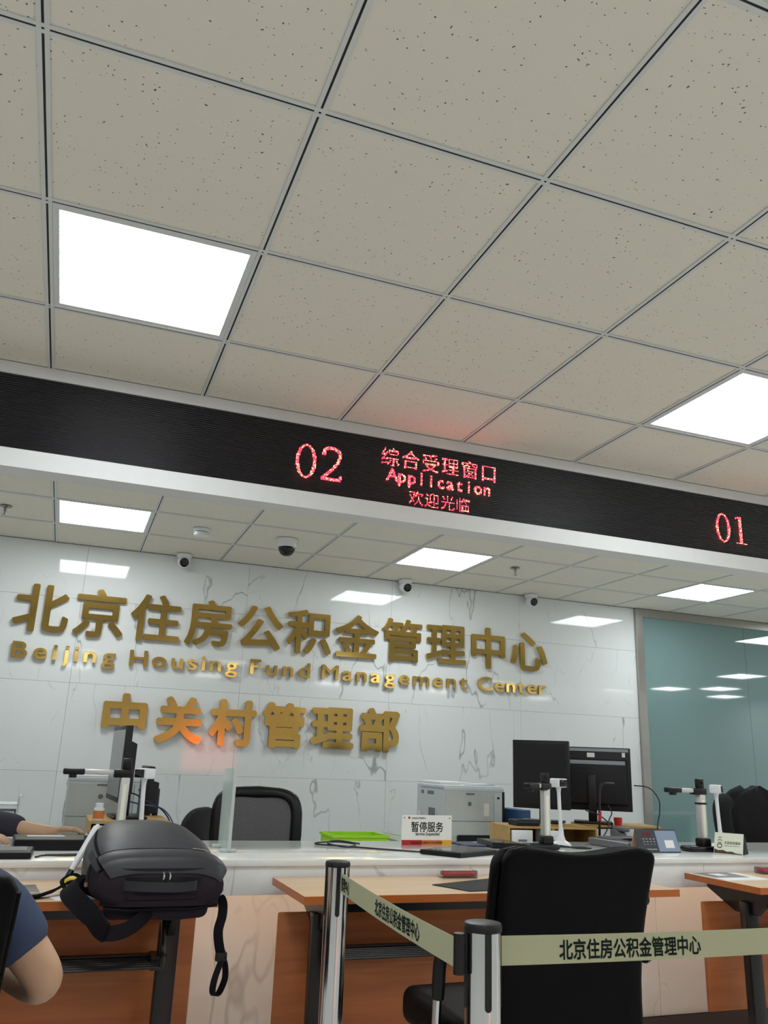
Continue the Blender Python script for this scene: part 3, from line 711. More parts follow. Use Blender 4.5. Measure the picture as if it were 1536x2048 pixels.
# signature pads and tablets
def pad(name, label, cat, P, z0, h, screen=True, m='black_plastic', group=None):
    """wedge-cornered slab over four counter points P (front-left, front-right, back-right, back-left)"""
    c = Vector((sum(p[0] for p in P)/4, sum(p[1] for p in P)/4, z0)); t = thing(name, label, cat, c, 0, group)
    Q = [Vector((p[0]-c.x, p[1]-c.y)) for p in P]
    ins = lambda k: [q*k for q in Q]
    secs = [[(q.x, q.y, z) for q in ins(k)] for k, z in ((0.94, 0), (1.0, 0.004), (1.0, h-0.004), (0.965, h))]
    b = G().loft(secs).build('case', m, t)
    if screen:
        s = ins(0.80); G().prism([(q.x, q.y) for q in s], lambda u, v, d: (u, v, d), h-0.001, h+0.0008).build('screen', 'black_gloss', t)
    return t
pad('signature_pad', 'black signature pad on the counter in front of the service notice', 'tablet', [(1.50,3.50),(1.62,3.345),(1.86,3.47),(1.78,3.66)], CT, 0.020)
t = pad('signature_pad', 'black signature pad beside the middle document camera', 'tablet', [(1.965,3.72),(2.10,3.63),(2.12,3.88),(2.00,3.95)], CT, 0.026)
box('white_mark', 'print_white', t, 0.0, 0.012, -0.127, -0.1262, 0.010, 0.015)
t = pad('signature_pad', 'thick dark pad with a white sheet slot, left of the backpack', 'tablet', [(-0.115,3.63),(0.138,3.63),(0.146,3.85),(-0.13,3.85)], CT, 0.040, False)
box('paper_slip', 'paper', t, -0.085, 0.055, 0.02, 0.055, 0.0398, 0.0408)
t = pad('signature_pad', 'flat dark pad at the left photo edge on the counter front', 'tablet', [(-0.30,3.36),(-0.045,3.36),(-0.04,3.53),(-0.31,3.53)], CT, 0.026, False)
box('white_sticker', 'paper', t, 0.0, 0.105, -0.0845, -0.0815, 0.012, 0.021); box('top_plate', 'device_grey', t, -0.11, 0.11, -0.06, 0.07, 0.0255, 0.0275)
# grey desk device + phone
t = pad('card_reader', 'wide grey counter device behind the folded price card', 'device', [(2.655,3.62),(2.93,3.66),(2.93,3.88),(2.63,3.92)], CT, 0.036, False, 'device_grey')
G().prism([(-0.06,0.035),(0.10,0.035),(0.09,0.048),(-0.05,0.042)], lambda u, v, d: (u, d, v), -0.09, 0.02).build('display', 'black_gloss', t)
G().rbox(-0.13, 0.15, 0.0, 0.11, 0.032, 0.046, r=0.006, seg=2).build('lid', 'device_grey', t)
t = thing('telephone', 'grey desk telephone right of the cables, before the steel frame', 'telephone', (2.955, 3.99, CT))
G().prism([(-0.055,0),(0.055,0),(0.055,0.062),(0.03,0.070),(-0.055,0.040)], lambda u, v, d: (d, u, v), -0.10, 0.10).build('body', 'device_grey', t)
G().rbox(-0.09, -0.045, -0.05, 0.05, 0.058, 0.085, r=0.01, seg=3).build('handset', 'device_grey', t)
G().cyl((0.05, 0.02, 0.055), (0.05, 0.015, 0.066), 0.008, seg=12).build('indicator', 'silver_plastic', t)

# ---- service-suspended notice
a, b = atZ(803, 1687, CT), atZ(902, 1689, CT); yS = 3.86
xa, xb = atY(803, 1680, yS).x, atY(903, 1680, yS).x; wS = xb-xa; hS = 0.134
ns = thing('counter_notice', 'white notice with red and yellow footer standing on the counter', 'sign', (xa, yS, CT))
box('plate', 'card_white', ns, 0, wS, 0, 0.006, 0.0, hS)
box('foot', 'acrylic', ns, 0.02, wS-0.02, 0.006, 0.055, 0.0, 0.004)
box('footer_red', 'print_red', ns, 0, wS*0.40, -0.0006, 0, 0.0, 0.023); box('footer_orange', 'print_orange', ns, wS*0.40, wS*0.80, -0.0006, 0, 0.0, 0.023); box('footer_yellow', 'print_yellow', ns, wS*0.80, wS, -0.0006, 0, 0.0, 0.023)
pl = lambda x0, z0, e=-0.0012: (lambda u, v, d: (x0+u, e, z0+v))
text_g('暂停服务', 0.049, pl(wS*0.185, 0.063), 0.008, wS*0.64).build('print_line', 'print_black', ns)
text_g('Service Suspended', 0.020, pl(wS*0.27, 0.044), 0.012, wS*0.48).build('print_line', 'print_black', ns)
text_g('北京住房公积金管理中心', 0.010, pl(wS*0.19, 0.117), 0.004, wS*0.29).build('print_line', 'print_red', ns)
text_g('北京住房公积金管理中心中关村管理部', 0.012, pl(wS*0.19, 0.007), 0.004, wS*0.62).build('print_line', 'print_white', ns)
G().cyl((wS*0.14, 0.0005, 0.122), (wS*0.14, -0.0012, 0.122), 0.0055, seg=14).build('emblem', 'print_red', ns)
for x in (0.012, wS-0.012): G().cyl((x, 0.0, 0.122), (x, -0.003, 0.122), 0.0025, seg=10).build('screw', 'black_plastic', ns)
# ---- folded price card
def tent(name, label, loc, rz, w, h, d, mside, cat='sign'):
    t = thing(name, label, cat, loc, rz); th = 0.0025
    G().prism([(-d, 0), (-d+th, 0), (0+th*0.5, h), (-th*0.5, h)], lambda u, v, q: (q, u, v), 0, w).build('front_leaf', mside[0], t)
    G().prism([(d-th, 0), (d, 0), (th*0.5, h), (-th*0.5, h)], lambda u, v, q: (q, u, v), 0, w).build('back_leaf', mside[1], t)
    return t
x0 = atY(1282, 1700, 3.52).x; x1 = atY(1365, 1700, 3.52).x
t = tent('price_card', 'folded acrylic card with navy and blue print on the counter', (x0, 3.565, CT), 0, x1-x0-0.005, 0.104, 0.04, ('card_navy', 'card_pink'))
wp = x1-x0-0.005
lean = lambda x, z, e=0.0008: (lambda u, v, d: (x+u, -0.04+(z+v)/0.104*0.04-0.0008-e, z+v))
def leaf_rect(nm, m, xa, xb, za, zb, par, e=0.0004):
    f = lean(0, 0, e); G().add([f(xa, za, 0), f(xb, za, 0), f(xb, zb, 0), f(xa, zb, 0)], [(0,1,2,3)]).build(nm, m, par)
leaf_rect('blue_print', 'card_blue', wp*0.48, wp*0.99, 0.006, 0.098, t)
leaf_rect('white_print', 'print_white', wp*0.66, wp*0.88, 0.022, 0.056, t, 0.0008)
text_g('公众', 0.026, lean(wp*0.14, 0.072, 0.0012), 0.02).build('print_line', 'print_red', t)
for z in (0.058, 0.046, 0.034, 0.014): text_g('▪▪▪▪' if z > 0.02 else '▬▬', 0.012, lean(wp*0.13, z, 0.0012), 0.01, wp*0.30).build('print_line', 'print_white', t)
# ---- tent card with emblem
tt = thing('tent_card', 'cream tent card with round brown emblem and black sides', 'sign', (3.080, 3.515, CT), math.radians(-55))
wt, ht, dt = 0.135, 0.095, 0.055
G().prism([(-dt,0),(-dt+0.003,0),(0.002,ht),(-0.002,ht)], lambda u, v, q: (q, u+dt, v), 0, wt).build('front_leaf', 'card_cream', tt)
G().prism([(-dt+0.004,0.0),(dt,0),(0.0,ht-0.002)], lambda u, v, q: (q, u+dt, v), wt+0.0005, wt+0.004).build('side_cheek', 'black_matte', tt)
G().prism([(dt-0.003,0),(dt,0),(0.002,ht),(-0.001,ht)], lambda u, v, q: (q, u+dt, v), 0, wt).build('back_leaf', 'black_matte', tt)
box('base_plate', 'acrylic_edge', tt, 0, wt+0.004, -0.006, 2*dt+0.006, 0.0, 0.0028)
l2 = lambda x, z, e=0.0012: (lambda u, v, d: (x+u, (z+v)/ht*dt-e-0.0006, z+v))
f = l2(0.008, 0.0); 
em = G(); 
for k in range(3):
    zc, w_ = 0.070-0.012*k, (0.008, 0.012, 0.010)[k]; cxm = 0.026
    P = [(cxm+w_*math.cos(a), zc+0.006*math.sin(a)) for a in [PI*i/10 for i in range(11)]]+[(cxm+(w_-0.003)*math.cos(a), zc+0.003*math.sin(a)) for a in [PI*(10-i)/10 for i in range(11)]]
    o_ = len(em.v); em.v += [l2(0, 0)(u, v, 0) for u, v in P]; em.f.append(tuple(o_+i for i in range(len(P))))
em.build('emblem_arcs', 'print_brown', tt)['kind'] = 'stuff'
r_ = ring(0.026, 0.036, 0.012, 0.010, 0.0035, 0.0035, 24); G().add([l2(0, 0)(v[0], v[2], 0) for v in r_.v], r_.f).build('emblem_ring', 'print_brown', tt)
text_g('北京政务服务', 0.0145, l2(0.047, 0.046), 0.01, 0.076).build('print_line', 'print_brown', tt)
G().add([l2(0,0)(u, v, 0) for u, v in ((0.047,0.037),(0.117,0.037),(0.117,0.0385),(0.047,0.0385))], [(0,1,2,3)]).build('print_rule', 'print_brown', tt)
G().add([l2(0,0)(u, v, 0) for u, v in ((0.002,0.003),(0.06,0.003),(0.132,0.003),(0.132,0.006),(0.10,0.008),(0.085,0.014),(0.06,0.012),(0.045,0.018),(0.02,0.016),(0.002,0.022))], [tuple(range(10))]).build('hill_print', 'print_brown', tt)

# ---- acrylic screen with edge profile and foot
t = thing('acrylic_screen', 'clear acrylic divider standing on the counter right of the backpack', 'screen', (0, 0, CT))
box('sheet', 'acrylic_sheet', t, 0.688, 0.696, 3.57, 3.80, 0.004, 0.322)
box('edge_profile', 'acrylic_edge', t, 0.686, 0.698, 3.560, 3.570, 0.004, 0.322)
for y in (3.565, 3.74): G().rbox(0.660, 0.724, y, y+0.05, 0, 0.012, r=0.003, seg=2).build('foot', 'acrylic_edge', t)

# ---- monitors
def monitor(label, loc, rz, w, h, zc, back=False, stand=True):
    """local: screen faces -y"""
    t = thing('monitor', label, 'monitor', loc, rz, 'computer monitors behind the counter')
    G().rbox(-w/2, w/2, 0, 0.032, zc-h/2, zc+h/2, r=0.004, seg=2).build('bezel', 'monitor_black', t)
    box('screen_panel', 'screen_grey' if back == 'lit' else 'black_plastic', t, -w/2+0.016, w/2-0.016, -0.0008, 0.002, zc-h/2+0.024, zc+h/2-0.020)
    bkp = G().loft([[(sx*k*(w/2-0.02), y, zc-0.02+sz*k2*(h/2-0.05)) for sx, sz in ((-1,-1),(1,-1),(1,1),(-1,1))] for k, k2, y in ((1,1,0.031),(0.94,0.9,0.062),(0.9,0.85,0.064))]).build('back_shell', 'monitor_black', t)
    if back is True:
        box('ridge_strip', 'glossy_grey_strip', t, -w/2+0.012, w/2-0.012, 0.0325, 0.036, zc+h/2-0.024, zc+h/2-0.006)
        box('ridge_strip', 'glossy_grey_strip', bkp, -w/2+0.035, w/2-0.035, 0.050, 0.0655, zc+h/2-0.098, zc+h/2-0.076)
        for x, ww, z in ((w/2-0.065, 0.05, zc+h/2-0.045), (0.0, 0.045, zc+h/2-0.045), (-w/2+0.04, 0.018, zc+h/2-0.04)): box('sticker', 'card_white', t, x-ww/2, x+ww/2, 0.0322, 0.0335, z-0.013, z+0.013)
        for k in range(3): box('vent', 'black_matte', bkp, 0.0, 0.08, 0.0635, 0.0655, zc+h/2-0.115-0.022*k-0.016, zc+h/2-0.115-0.022*k)
    if stand:
        G().rbox(-0.025, 0.025, 0.06, 0.085, 0.012, zc+0.02, r=0.005, seg=2).build('stand_neck', 'black_plastic', t)
        G().rbox(-0.11, 0.11, 0.0, 0.16, 0.0, 0.014, r=0.006, seg=2).build('stand_base', 'black_plastic', t)
    return t
DT = 0.735
OZ = 0.145                      # height of the wooden organizers
monitor('black square monitor turned obliquely, left of the rear-view monitor', (2.60, 4.33, DT+OZ), math.radians(-42), 0.325, 0.375, 0.265)
monitor('monitor seen from its back with stickers, before the steel frame', (3.015, 4.44, DT+OZ), math.radians(-33)+PI, 0.46, 0.36, 0.25, True)
monitor('monitor seen nearly edge-on above the left document camera', (0.262, 4.36, DT+OZ), math.radians(-86), 0.44, 0.345, 0.25, 'lit')
monitor('dark monitor partly hidden behind the left white camera post', (0.43, 4.66, DT), math.radians(-87), 0.26, 0.26, 0.25)

# ---- wooden desk organizers under the monitors
def organizer(label, loc, rz, w, d, drawers):
    t = thing('desk_organizer', label, 'organizer', loc, rz, 'wooden monitor organizers')
    h = OZ; th = 0.011
    box('top_board', 'organizer_wood', t, 0, w, 0, d, h-th, h); box('bottom_board', 'organizer_wood', t, 0, w, 0, d, 0, th)
    for x in (0, w-th): box('side_board', 'organizer_wood', t, x, x+th, 0, d, th, h-th)
    box('back_board', 'organizer_wood', t, th, w-th, d-th, d, th, h-th); box('divider', 'organizer_wood', t, w/2-th/2, w/2+th/2, 0, d-th, th, h-th)
    for xa_ in drawers:
        dr = G().rbox(xa_, xa_+0.12, -0.004, 0.10, 0.056, 0.126, r=0.003, seg=1).build('drawer', 'white_plastic', t)
        box('pull', 'printer_dark', dr, xa_+0.035, xa_+0.085, -0.0055, -0.003, 0.060, 0.080)
    box('shelf', 'organizer_wood', t, th, w-th, 0.002, d-th, 0.040, 0.048)
    return t
organizer('wooden desk organizer with white drawers under the square monitor', (2.27, 4.12, DT), math.radians(-6), 0.52, 0.26, (0.02, 0.20))
organizer('wooden desk organizer under the rear-view monitor by the cables', (2.86, 4.25, DT), math.radians(-10), 0.44, 0.26, (0.02,))
organizer('wooden desk organizer under the edge-on monitor at left', (0.165, 4.14, DT), math.radians(0), 0.36, 0.40, (0.02,))

# ---- laser printers
def printer(label, loc):
    t = thing('laser_printer', label, 'printer', loc, 0, 'grey laser printers')
    w, d, h = 0.415, 0.44, 0.355
    G().rbox(0, w, 0.006, d, 0.06, h, r=0.010, seg=3).build('body', 'printer_side', t)
    box('base_tray', 'black_plastic', t, 0.09, w+0.015, -0.006, d-0.02, 0.0, 0.062)
    box('foot', 'printer_grey', t, 0.0, 0.09, 0.004, d, 0.0, 0.062)
    dr = box('front_door', 'printer_grey', t, 0.006, w*0.83, -0.002, 0.01, 0.145, h-0.045)
    box('paper_drawer', 'printer_grey', t, 0.006, w*0.83, -0.002, 0.01, 0.055, 0.140)
    box('side_pillar', 'printer_side', t, w*0.84, w-0.012, -0.001, 0.01, 0.06, h-0.045)
    G().rbox(w-0.012, w+0.016, 0.006, d-0.02, 0.02, h-0.03, r=0.010, seg=3).build('dark_cheek', 'black_plastic', t)
    G().rbox(0.0, w+0.006, 0.0, d-0.06, h-0.035, h-0.012, r=0.006, seg=2).build('top_fascia', 'printer_side', t)
    G().rbox(0.01, w*0.55, 0.10, d, h-0.002, h+0.016, r=0.006, seg=2).build('lid', 'white_plastic', t)
    G().prism([(0.05,h-0.004),(0.30,h-0.004),(0.28,h+0.010),(0.08,h+0.004)], lambda u, v, q: (u+0.08, q, v), 0.03, 0.26).build('output_ramp', 'printer_side', t)
    G().cyl((w*0.42, 0.0, 0.245), (w*0.42, -0.004, 0.245), 0.013, seg=18).build('badge', 'printer_dark', dr)
    box('door_latch', 'printer_dark', dr, w*0.36, w*0.50, -0.004, 0.0, h-0.056, h-0.046)
    box('sticker', 'card_white', dr, w*0.66, w*0.75, -0.0032, -0.001, 0.175, 0.25)
    box('power_button', 'black_plastic', t, w*0.89, w*0.93, -0.003, 0.0, h-0.078, h-0.066)
    box('port_cover', 'printer_dark', t, -0.0015, 0.002, 0.14, 0.24, 0.10, 0.21)
    for ya, yb in ((0.16, 0.26), (0.32, 0.36)): box('side_vent', 'printer_dark', t, -0.0015, 0.002, ya, yb, h-0.065, h-0.043)
    box('side_handle', 'white_plastic', t, -0.004, 0.002, 0.36, 0.41, 0.12, 0.18)
    return t
pr = printer('grey laser printer behind the counter notice', (2.28, 4.95, 0.70))
dup(pr, (0.065, 4.95, 0.70), 0, 'grey laser printer at left behind the document camera arm')

# ---- mesh office chairs behind the counter
def office_chair(label, loc, rz, narrow=1.0):
    """local: sitter faces -y (to the counter)"""
    t = thing('office_chair', label, 'chair', loc, rz, 'black mesh office chairs behind the counter')
    def P(u, v):  # backrest surface; u in -1..1, v in 0..1
        w = 0.245*(0.93+0.10*math.sin(v*PI*0.8))
        return Vector((u*w, 0.03*v+0.05*(1-u*u)-0.02, 0.50+0.50*v))
    def rr(u, v, k=0.30):      # rounded rectangle outline param
        return P(u, v)
    out = []
    n = 40
    for k in range(n):
        a = 2*PI*k/n; c, s = math.cos(a), math.sin(a); e = 2/5
        u = math.copysign(abs(c)**e, c); v = 0.5+0.5*math.copysign(abs(s)**e, s); out.append((u, v))
    secs = []
    for k in range(n+1):
        u, v = out[k % n]; p = P(u*0.93, 0.04+v*0.92); nrm = Vector((0, 1, 0)); rad = Vector((u, 0, (v-0.5)*1.4)).normalized()
        secs.append([tuple(p+rad*(0.034*math.cos(b))+nrm*(0.018*math.sin(b))) for b in [2*PI*i/10 for i in range(10)]])
    G().loft(secs, cap=False).build('back_frame', 'black_plastic', t, ang=60)
    g = G(); NU, NV = 12, 12
    V = [tuple(P((-1+2*i/NU)*0.92, 0.05+0.9*j/NV)) for j in range(NV+1) for i in range(NU+1)]
    F = [(j*(NU+1)+i, j*(NU+1)+i+1, (j+1)*(NU+1)+i+1, (j+1)*(NU+1)+i) for j in range(NV) for i in range(NU)]
    V2 = [(p[0], p[1]+0.004, p[2]) for p in V]; o_ = len(V)
    g.add(V+V2, F+[tuple(o_+i for i in reversed(f)) for f in F]); g.build('back_mesh', 'mesh_fabric', t, ang=60)
    G().rbox(-0.19, 0.19, -0.03, 0.02, 0.52, 0.68, r=0.02, seg=3).build('lumbar_pad', 'seat_fabric', t)
    G().rbox(-0.25, 0.25, -0.46, 0.03, 0.42, 0.50, r=0.03, seg=3).build('seat', 'seat_fabric', t)
    for s in (-1, 1):
        G().tube(spline([(s*0.24, -0.06, 0.45), (s*0.30, -0.08, 0.50), (s*0.30, -0.14, 0.68)], 5), 0.015, 10).build('arm_support', 'black_plastic', t)
        G().rbox(s*0.30-0.04, s*0.30+0.04, -0.30, -0.03, 0.68, 0.715, r=0.014, seg=3).build('arm_pad', 'black_plastic', t)
    G().cyl((0, -0.2, 0.10), (0, -0.2, 0.43), 0.03, seg=16).build('gas_lift', 'black_metal', t)
    for k in range(5):
        a = 2*PI*k/5+0.3
        sp = G().tube([(0, -0.2, 0.11), (0.30*math.cos(a), -0.2+0.30*math.sin(a), 0.075)], [0.025, 0.016], 10).build('base_spoke', 'black_plastic', t)
        G().cyl((0.30*math.cos(a)-0.012, -0.2+0.30*math.sin(a), 0.028), (0.30*math.cos(a)+0.012, -0.2+0.30*math.sin(a), 0.028), 0.028, seg=14).build('caster', 'black_plastic', sp)
    return t
oc = office_chair('black mesh-back office chair facing the counter, behind the acrylic screen', (1.13, 5.06, 0), math.radians(-8))
# small plain chair peeking out behind the backpack
t = thing('task_chair', 'dark upholstered chair back peeking out behind the backpack', 'chair', (0.945, 5.72, 0), math.radians(50))
G().loft([[(0.17*math.copysign(abs(math.cos(a))**0.6, math.cos(a))*k, y+0.05*(math.cos(a)*k)**2, 0.67+0.185*math.copysign(abs(math.sin(a))**0.75, math.sin(a))*k) for a in [2*PI*i/40 for i in range(40)]] for k, y in ((0.90,0.0),(0.98,0.008),(1.0,0.025),(0.98,0.042),(0.90,0.052))]).build('backrest', 'seat_fabric', t, ang=60)
G().rbox(-0.22, 0.22, -0.44, 0.0, 0.43, 0.49, r=0.025, seg=3).build('seat', 'seat_fabric', t)
G().cyl((0, -0.2, 0.10), (0, -0.2, 0.44), 0.028, seg=14).build('gas_lift', 'black_metal', t)
G().rbox(-0.03, 0.03, 0.02, 0.05, 0.40, 0.55, r=0.008, seg=2).build('back_bracket', 'black_metal', t)
for k in range(5):
    a = 2*PI*k/5; G().tube([(0, -0.2, 0.11), (0.27*math.cos(a), -0.2+0.27*math.sin(a), 0.018)], [0.024, 0.018], 10).build('base_spoke', 'black_plastic', t)
# chair with a coat at the right edge
cc = dup(oc, (4.80, 5.02, 0), math.radians(-5), 'black office chair under a dark coat at the right photo edge')
t = thing('coat', 'black coat draped over the chair back at the right photo edge', 'coat', (4.80, 5.02, 0), math.radians(-5))
secs = []
for k in range(15):
    z = 0.62+0.47*k/14; f = k/14
    hw = 0.30*(1-0.15*f) if f < 0.62 else 0.275*math.sqrt(max(0.02, 1-((f-0.62)/0.40)**2))
    dp = 0.085*(1-0.5*f**3)
    secs.append([(hw*math.copysign(abs(math.cos(a))**0.7, math.cos(a))*(1+0.035*math.sin(7*a+3*f)), 0.03+dp*math.copysign(abs(math.sin(a))**0.8, math.sin(a))*(1+0.10*math.sin(11*a)), z-0.02*math.cos(3*a)) for a in [2*PI*i/48 for i in range(48)]])
G().loft(secs).build('body', 'coat_fabric', t, ang=70)
G().tube(spline([(-0.25, -0.02, 1.00), (-0.315, -0.05, 0.96), (-0.33, -0.07, 0.86), (-0.32, -0.08, 0.72), (-0.34, -0.06, 0.62)], 5), [0.03]+[0.062]*19+[0.066], 14).build('sleeve', 'coat_fabric', t, ang=70)
G().tube(spline([(0.24, -0.02, 1.02), (0.31, -0.05, 0.96), (0.33, -0.07, 0.80), (0.33, -0.06, 0.62)], 5), [0.03]+[0.062]*14+[0.066], 14).build('sleeve', 'coat_fabric', t, ang=70)

# ---- small things behind the counter
t = thing('basket', 'bright green plastic basket behind the counter', 'basket', (1.375, 4.34, DT))
w, d, h = 0.30, 0.22, 0.075
for nm, a in (('front_wall', (0, w, 0, 0.004, 0, h)), ('back_wall', (0, w, d-0.004, d, 0, h)), ('side_wall', (0, 0.004, 0.004, d-0.004, 0, h)), ('side_wall', (w-0.004, w, 0.004, d-0.004, 0, h)), ('floor_plate', (0.004, w-0.004, 0.004, d-0.004, 0, 0.004))): box(nm, 'green_plastic', t, *a)
for a in ((-0.006, w+0.006, -0.008, 0.0, h-0.012, h), (-0.006, w+0.006, d, d+0.008, h-0.012, h), (-0.008, 0, -0.006, d+0.006, h-0.012, h), (w, w+0.008, -0.006, d+0.006, h-0.012, h)): box('rim', 'green_plastic', t, *a)
def stack(name, label, loc, rz, w, d, n, m='paper', th=0.004, curl=0.0):
    t = thing(name, label, 'paper', loc, rz)
    for k in range(n):
        ox, oy = random.uniform(-.006, .006), random.uniform(-.006, .006)
        nx = 8; V = []
        for j in (0, 1):
            for i in range(nx+1):
                x = w*i/nx; V += [(x+ox, j*d+oy, k*th+curl*(1-i/nx)**2), (x+ox, j*d+oy, k*th+th*0.9+curl*(1-i/nx)**2)]
        F = []
        for i in range(nx):
            a, b, c, e = 2*i, 2*i+2, 2*(nx+1)+2*i, 2*(nx+1)+2*i+2
            F += [(a, b, b+1, a+1), (c, c+1, e+1, e), (a+1, b+1, e+1, c+1), (a, c, e, b)]
        F += [(0, 1, 2*(nx+1)+1, 2*(nx+1)), (2*nx, 2*(nx+1)+2*nx, 2*(nx+1)+2*nx+1, 2*nx+1)]
        G().add(V, F).build('sheet', m, t)
    return t
stack('paper_stack', 'curled white papers left of the counter notice', (1.745, 4.30, DT), math.radians(4), 0.21, 0.28, 5, th=0.008, curl=0.05)
pad('folder', 'navy folder lying right of the counter notice', 'folder', [(1.86,3.80),(1.985,3.78),(1.97,3.97),(1.85,3.97)], CT, 0.008, False, 'navy_folder')
t = thing('file_box', 'blue file binder standing beside the right printer', 'binder', (2.775, 4.86, 0.70), math.radians(5)); G().rbox(0, 0.07, 0, 0.26, 0, 0.22, r=0.004, seg=1).build('cover', 'blue_folder', t); box('spine_label', 'card_white', t, 0.015, 0.055, -0.001, 0.001, 0.09, 0.17)
t = thing('pill_bottle', 'small white bottle with orange label on the left organizer', 'bottle', (0.205, 4.20, DT+OZ))
G().lathe([(0.022,0),(0.024,0.003),(0.024,0.050),(0.018,0.056),(0.018,0.058)]).build('bottle_body', 'white_plastic', t); G().lathe([(0.0245,0.008),(0.0245,0.042)]).build('paper_label', 'print_orange', t); G().lathe([(0.019,0.057),(0.019,0.072),(0.017,0.074),(0.002,0.074)]).build('cap', 'white_plastic', t)
t = thing('computer_mouse', 'black computer mouse under the hand at left', 'mouse', (0.152, 3.995, CT), math.radians(-70))
G().loft([[(0.055*math.cos(a)*k, 0.032*math.sin(a)*k, z) for a in [2*PI*i/20 for i in range(20)]] for k, z in ((1,0),(1.02,0.012),(0.85,0.028),(0.4,0.037),(0.1,0.038))]).build('shell', 'black_plastic', t); G().cyl((0.03,-0.004,0.030), (0.03,0.004,0.030), 0.007, seg=12).build('wheel', 'device_grey', t)
t = thing('paper_tray', 'white paper tray with red folder at the left photo edge', 'tray', (-0.465, 5.0, 0.70))
for z in (0.005, 0.10, 0.19): G().rbox(0, 0.30, 0, 0.22, z, z+0.006, r=0.002, seg=1).build('tray_shelf', 'white_plastic', t)
for x in (0, 0.294): box('tray_side', 'white_plastic', t, x, x+0.006, 0, 0.22, 0, 0.235)
box('red_folder', 'print_red', t, 0.01, 0.285, 0.005, 0.21, 0.070, 0.098); box('papers', 'paper', t, 0.01, 0.285, 0.005, 0.21, 0.1065, 0.160)
stack('papers', 'loose white papers between the hand and the left printer', (-0.14, 4.50, DT), 0.1, 0.30, 0.14, 4, th=0.006, curl=0.0)
def cable(label, pts, r=0.0035, m='cable'):
    return tag(G().tube(spline(pts, 8), r, 8).build('cable', m), label, 'cable', 'loose cables on the counter')
z_ = CT+0.004
cable('black cable looping on the counter left of the signature pad', [(1.525,3.55,z_),(1.38,3.66,z_),(1.22,3.80,z_),(1.15,3.86,z_),(1.17,3.93,z_),(1.27,3.93,z_+0.003),(1.33,3.86,z_),(1.25,3.74,z_),(1.19,3.83,z_+0.006),(1.25,3.90,z_+0.012),(1.36,3.88,z_)])
cable('thin black lanyard lying on the counter left of the backpack', [(-0.03,3.40,z_),(0.00,3.45,z_),(0.07,3.44,z_),(0.13,3.46,z_),(0.14,3.485,z_),(0.08,3.475,z_),(0.0,3.47,z_)], 0.003)
cable('black cable coiled right of the middle document camera', [(2.33,3.76,z_),(2.40,3.74,z_),(2.47,3.73,z_),(2.49,3.69,z_),(2.42,3.70,z_),(2.36,3.79,z_+0.004),(2.30,3.85,z_)])
cable('black cable hanging from the back of the rear-view monitor', [(3.20,4.28,1.10),(3.26,4.22,1.09),(3.30,4.19,1.03),(3.295,4.18,0.96),(3.27,4.17,0.90),(3.24,4.14,0.83),(3.22,4.12,DT+0.004)])
cable('black cable sagging below the rear-view monitor to the organizer', [(3.00,4.26,0.99),(2.98,4.20,0.95),(2.92,4.14,0.92),(2.86,4.07,0.88),(2.80,4.04,0.83),(2.77,4.02,CT+0.004)])
cable('black cable arching below the square monitor', [(2.82,4.22,0.96),(2.88,4.19,0.94),(2.94,4.18,0.90),(2.96,4.16,0.86),(2.97,4.14,DT+0.004)])
cable('dark cables hanging from the edge-on monitor at left', [(0.30,4.42,0.98),(0.36,4.38,0.99),(0.42,4.36,0.96),(0.50,4.32,0.92),(0.542,4.24,0.85),(0.55,4.15,DT+0.004)])
cable('blue cable drooping beside the left white camera post', [(0.31,4.46,0.96),(0.40,4.42,0.94),(0.51,4.40,0.92),(0.56,4.30,0.85),(0.57,4.18,DT+0.004)], 0.0035, 'blue_folder')
t = thing('desk_lamp', 'black bent desk lamp arm with red tip before the rear-view monitor', 'lamp', (2.835, 4.12, DT))
G().lathe([(0.04,0),(0.04,0.012),(0.012,0.016)]).build('lamp_base', 'black_plastic', t)
G().tube(spline([(0,0,0.01),(0.005,0,0.15),(0.012,0,0.30),(0.02,0,0.355),(0.045,0.0,0.375),(0.11,0.0,0.375)], 6), 0.007, 10).build('arm', 'black_metal', t); G().tube([(0.008,0,0.175),(0.011,0,0.225)], 0.0095, 10).build('red_sleeve', 'red_plastic', t)
t = thing('pen_cup', 'small dark red cup on the right organizer', 'cup', (3.02, 4.20, DT+OZ)); G().lathe([(0.018,0),(0.024,0.03),(0.024,0.045),(0.022,0.045),(0.020,0.006)]).build('cup_body', 'red_plastic', t)
t = thing('storage_box', 'black flat box on the middle organizer beside the square monitor', 'box', (2.33, 4.13, DT+OZ)); G().rbox(0, 0.14, 0, 0.10, 0, 0.03, r=0.004, seg=1).build('box_body', 'black_plastic', t); box('lid_line', 'device_grey', t, 0.004, 0.136, -0.0008, 0.001, 0.019, 0.021)

# ---- things on the folding tables
t = thing('writing_mat', 'black flat writing mat on the middle folding table', 'mat', (0, 0, 0.75))
G().prism([(1.365,3.06),(1.44,2.895),(1.73,2.93),(1.69,3.20)], lambda u, v, d: (u, v, d), 0, 0.003).build('sheet', 'black_matte', t)
def red_case(label, x, y, rz):
    t = thing('stamp_case', label, 'case', (x, y, 0.75), rz, 'red stamp pads in clear cases')
    G().rbox(0.006, 0.144, 0.006, 0.054, 0.006, 0.024, r=0.006, seg=2).build('ink_pad', 'red_plastic', t)
    G().rbox(0, 0.15, 0, 0.06, 0, 0.029, r=0.004, seg=2).build('clear_case', 'acrylic', t)
red_case('red stamp pad in clear case on the middle folding table', 1.485, 3.225, math.radians(-3))
red_case('red stamp pad in clear case on the right folding table', 3.105, 3.225, 0)
t = thing('leaflet', 'white leaflet with dark photo on the right folding table', 'leaflet', (0, 0, 0.75))
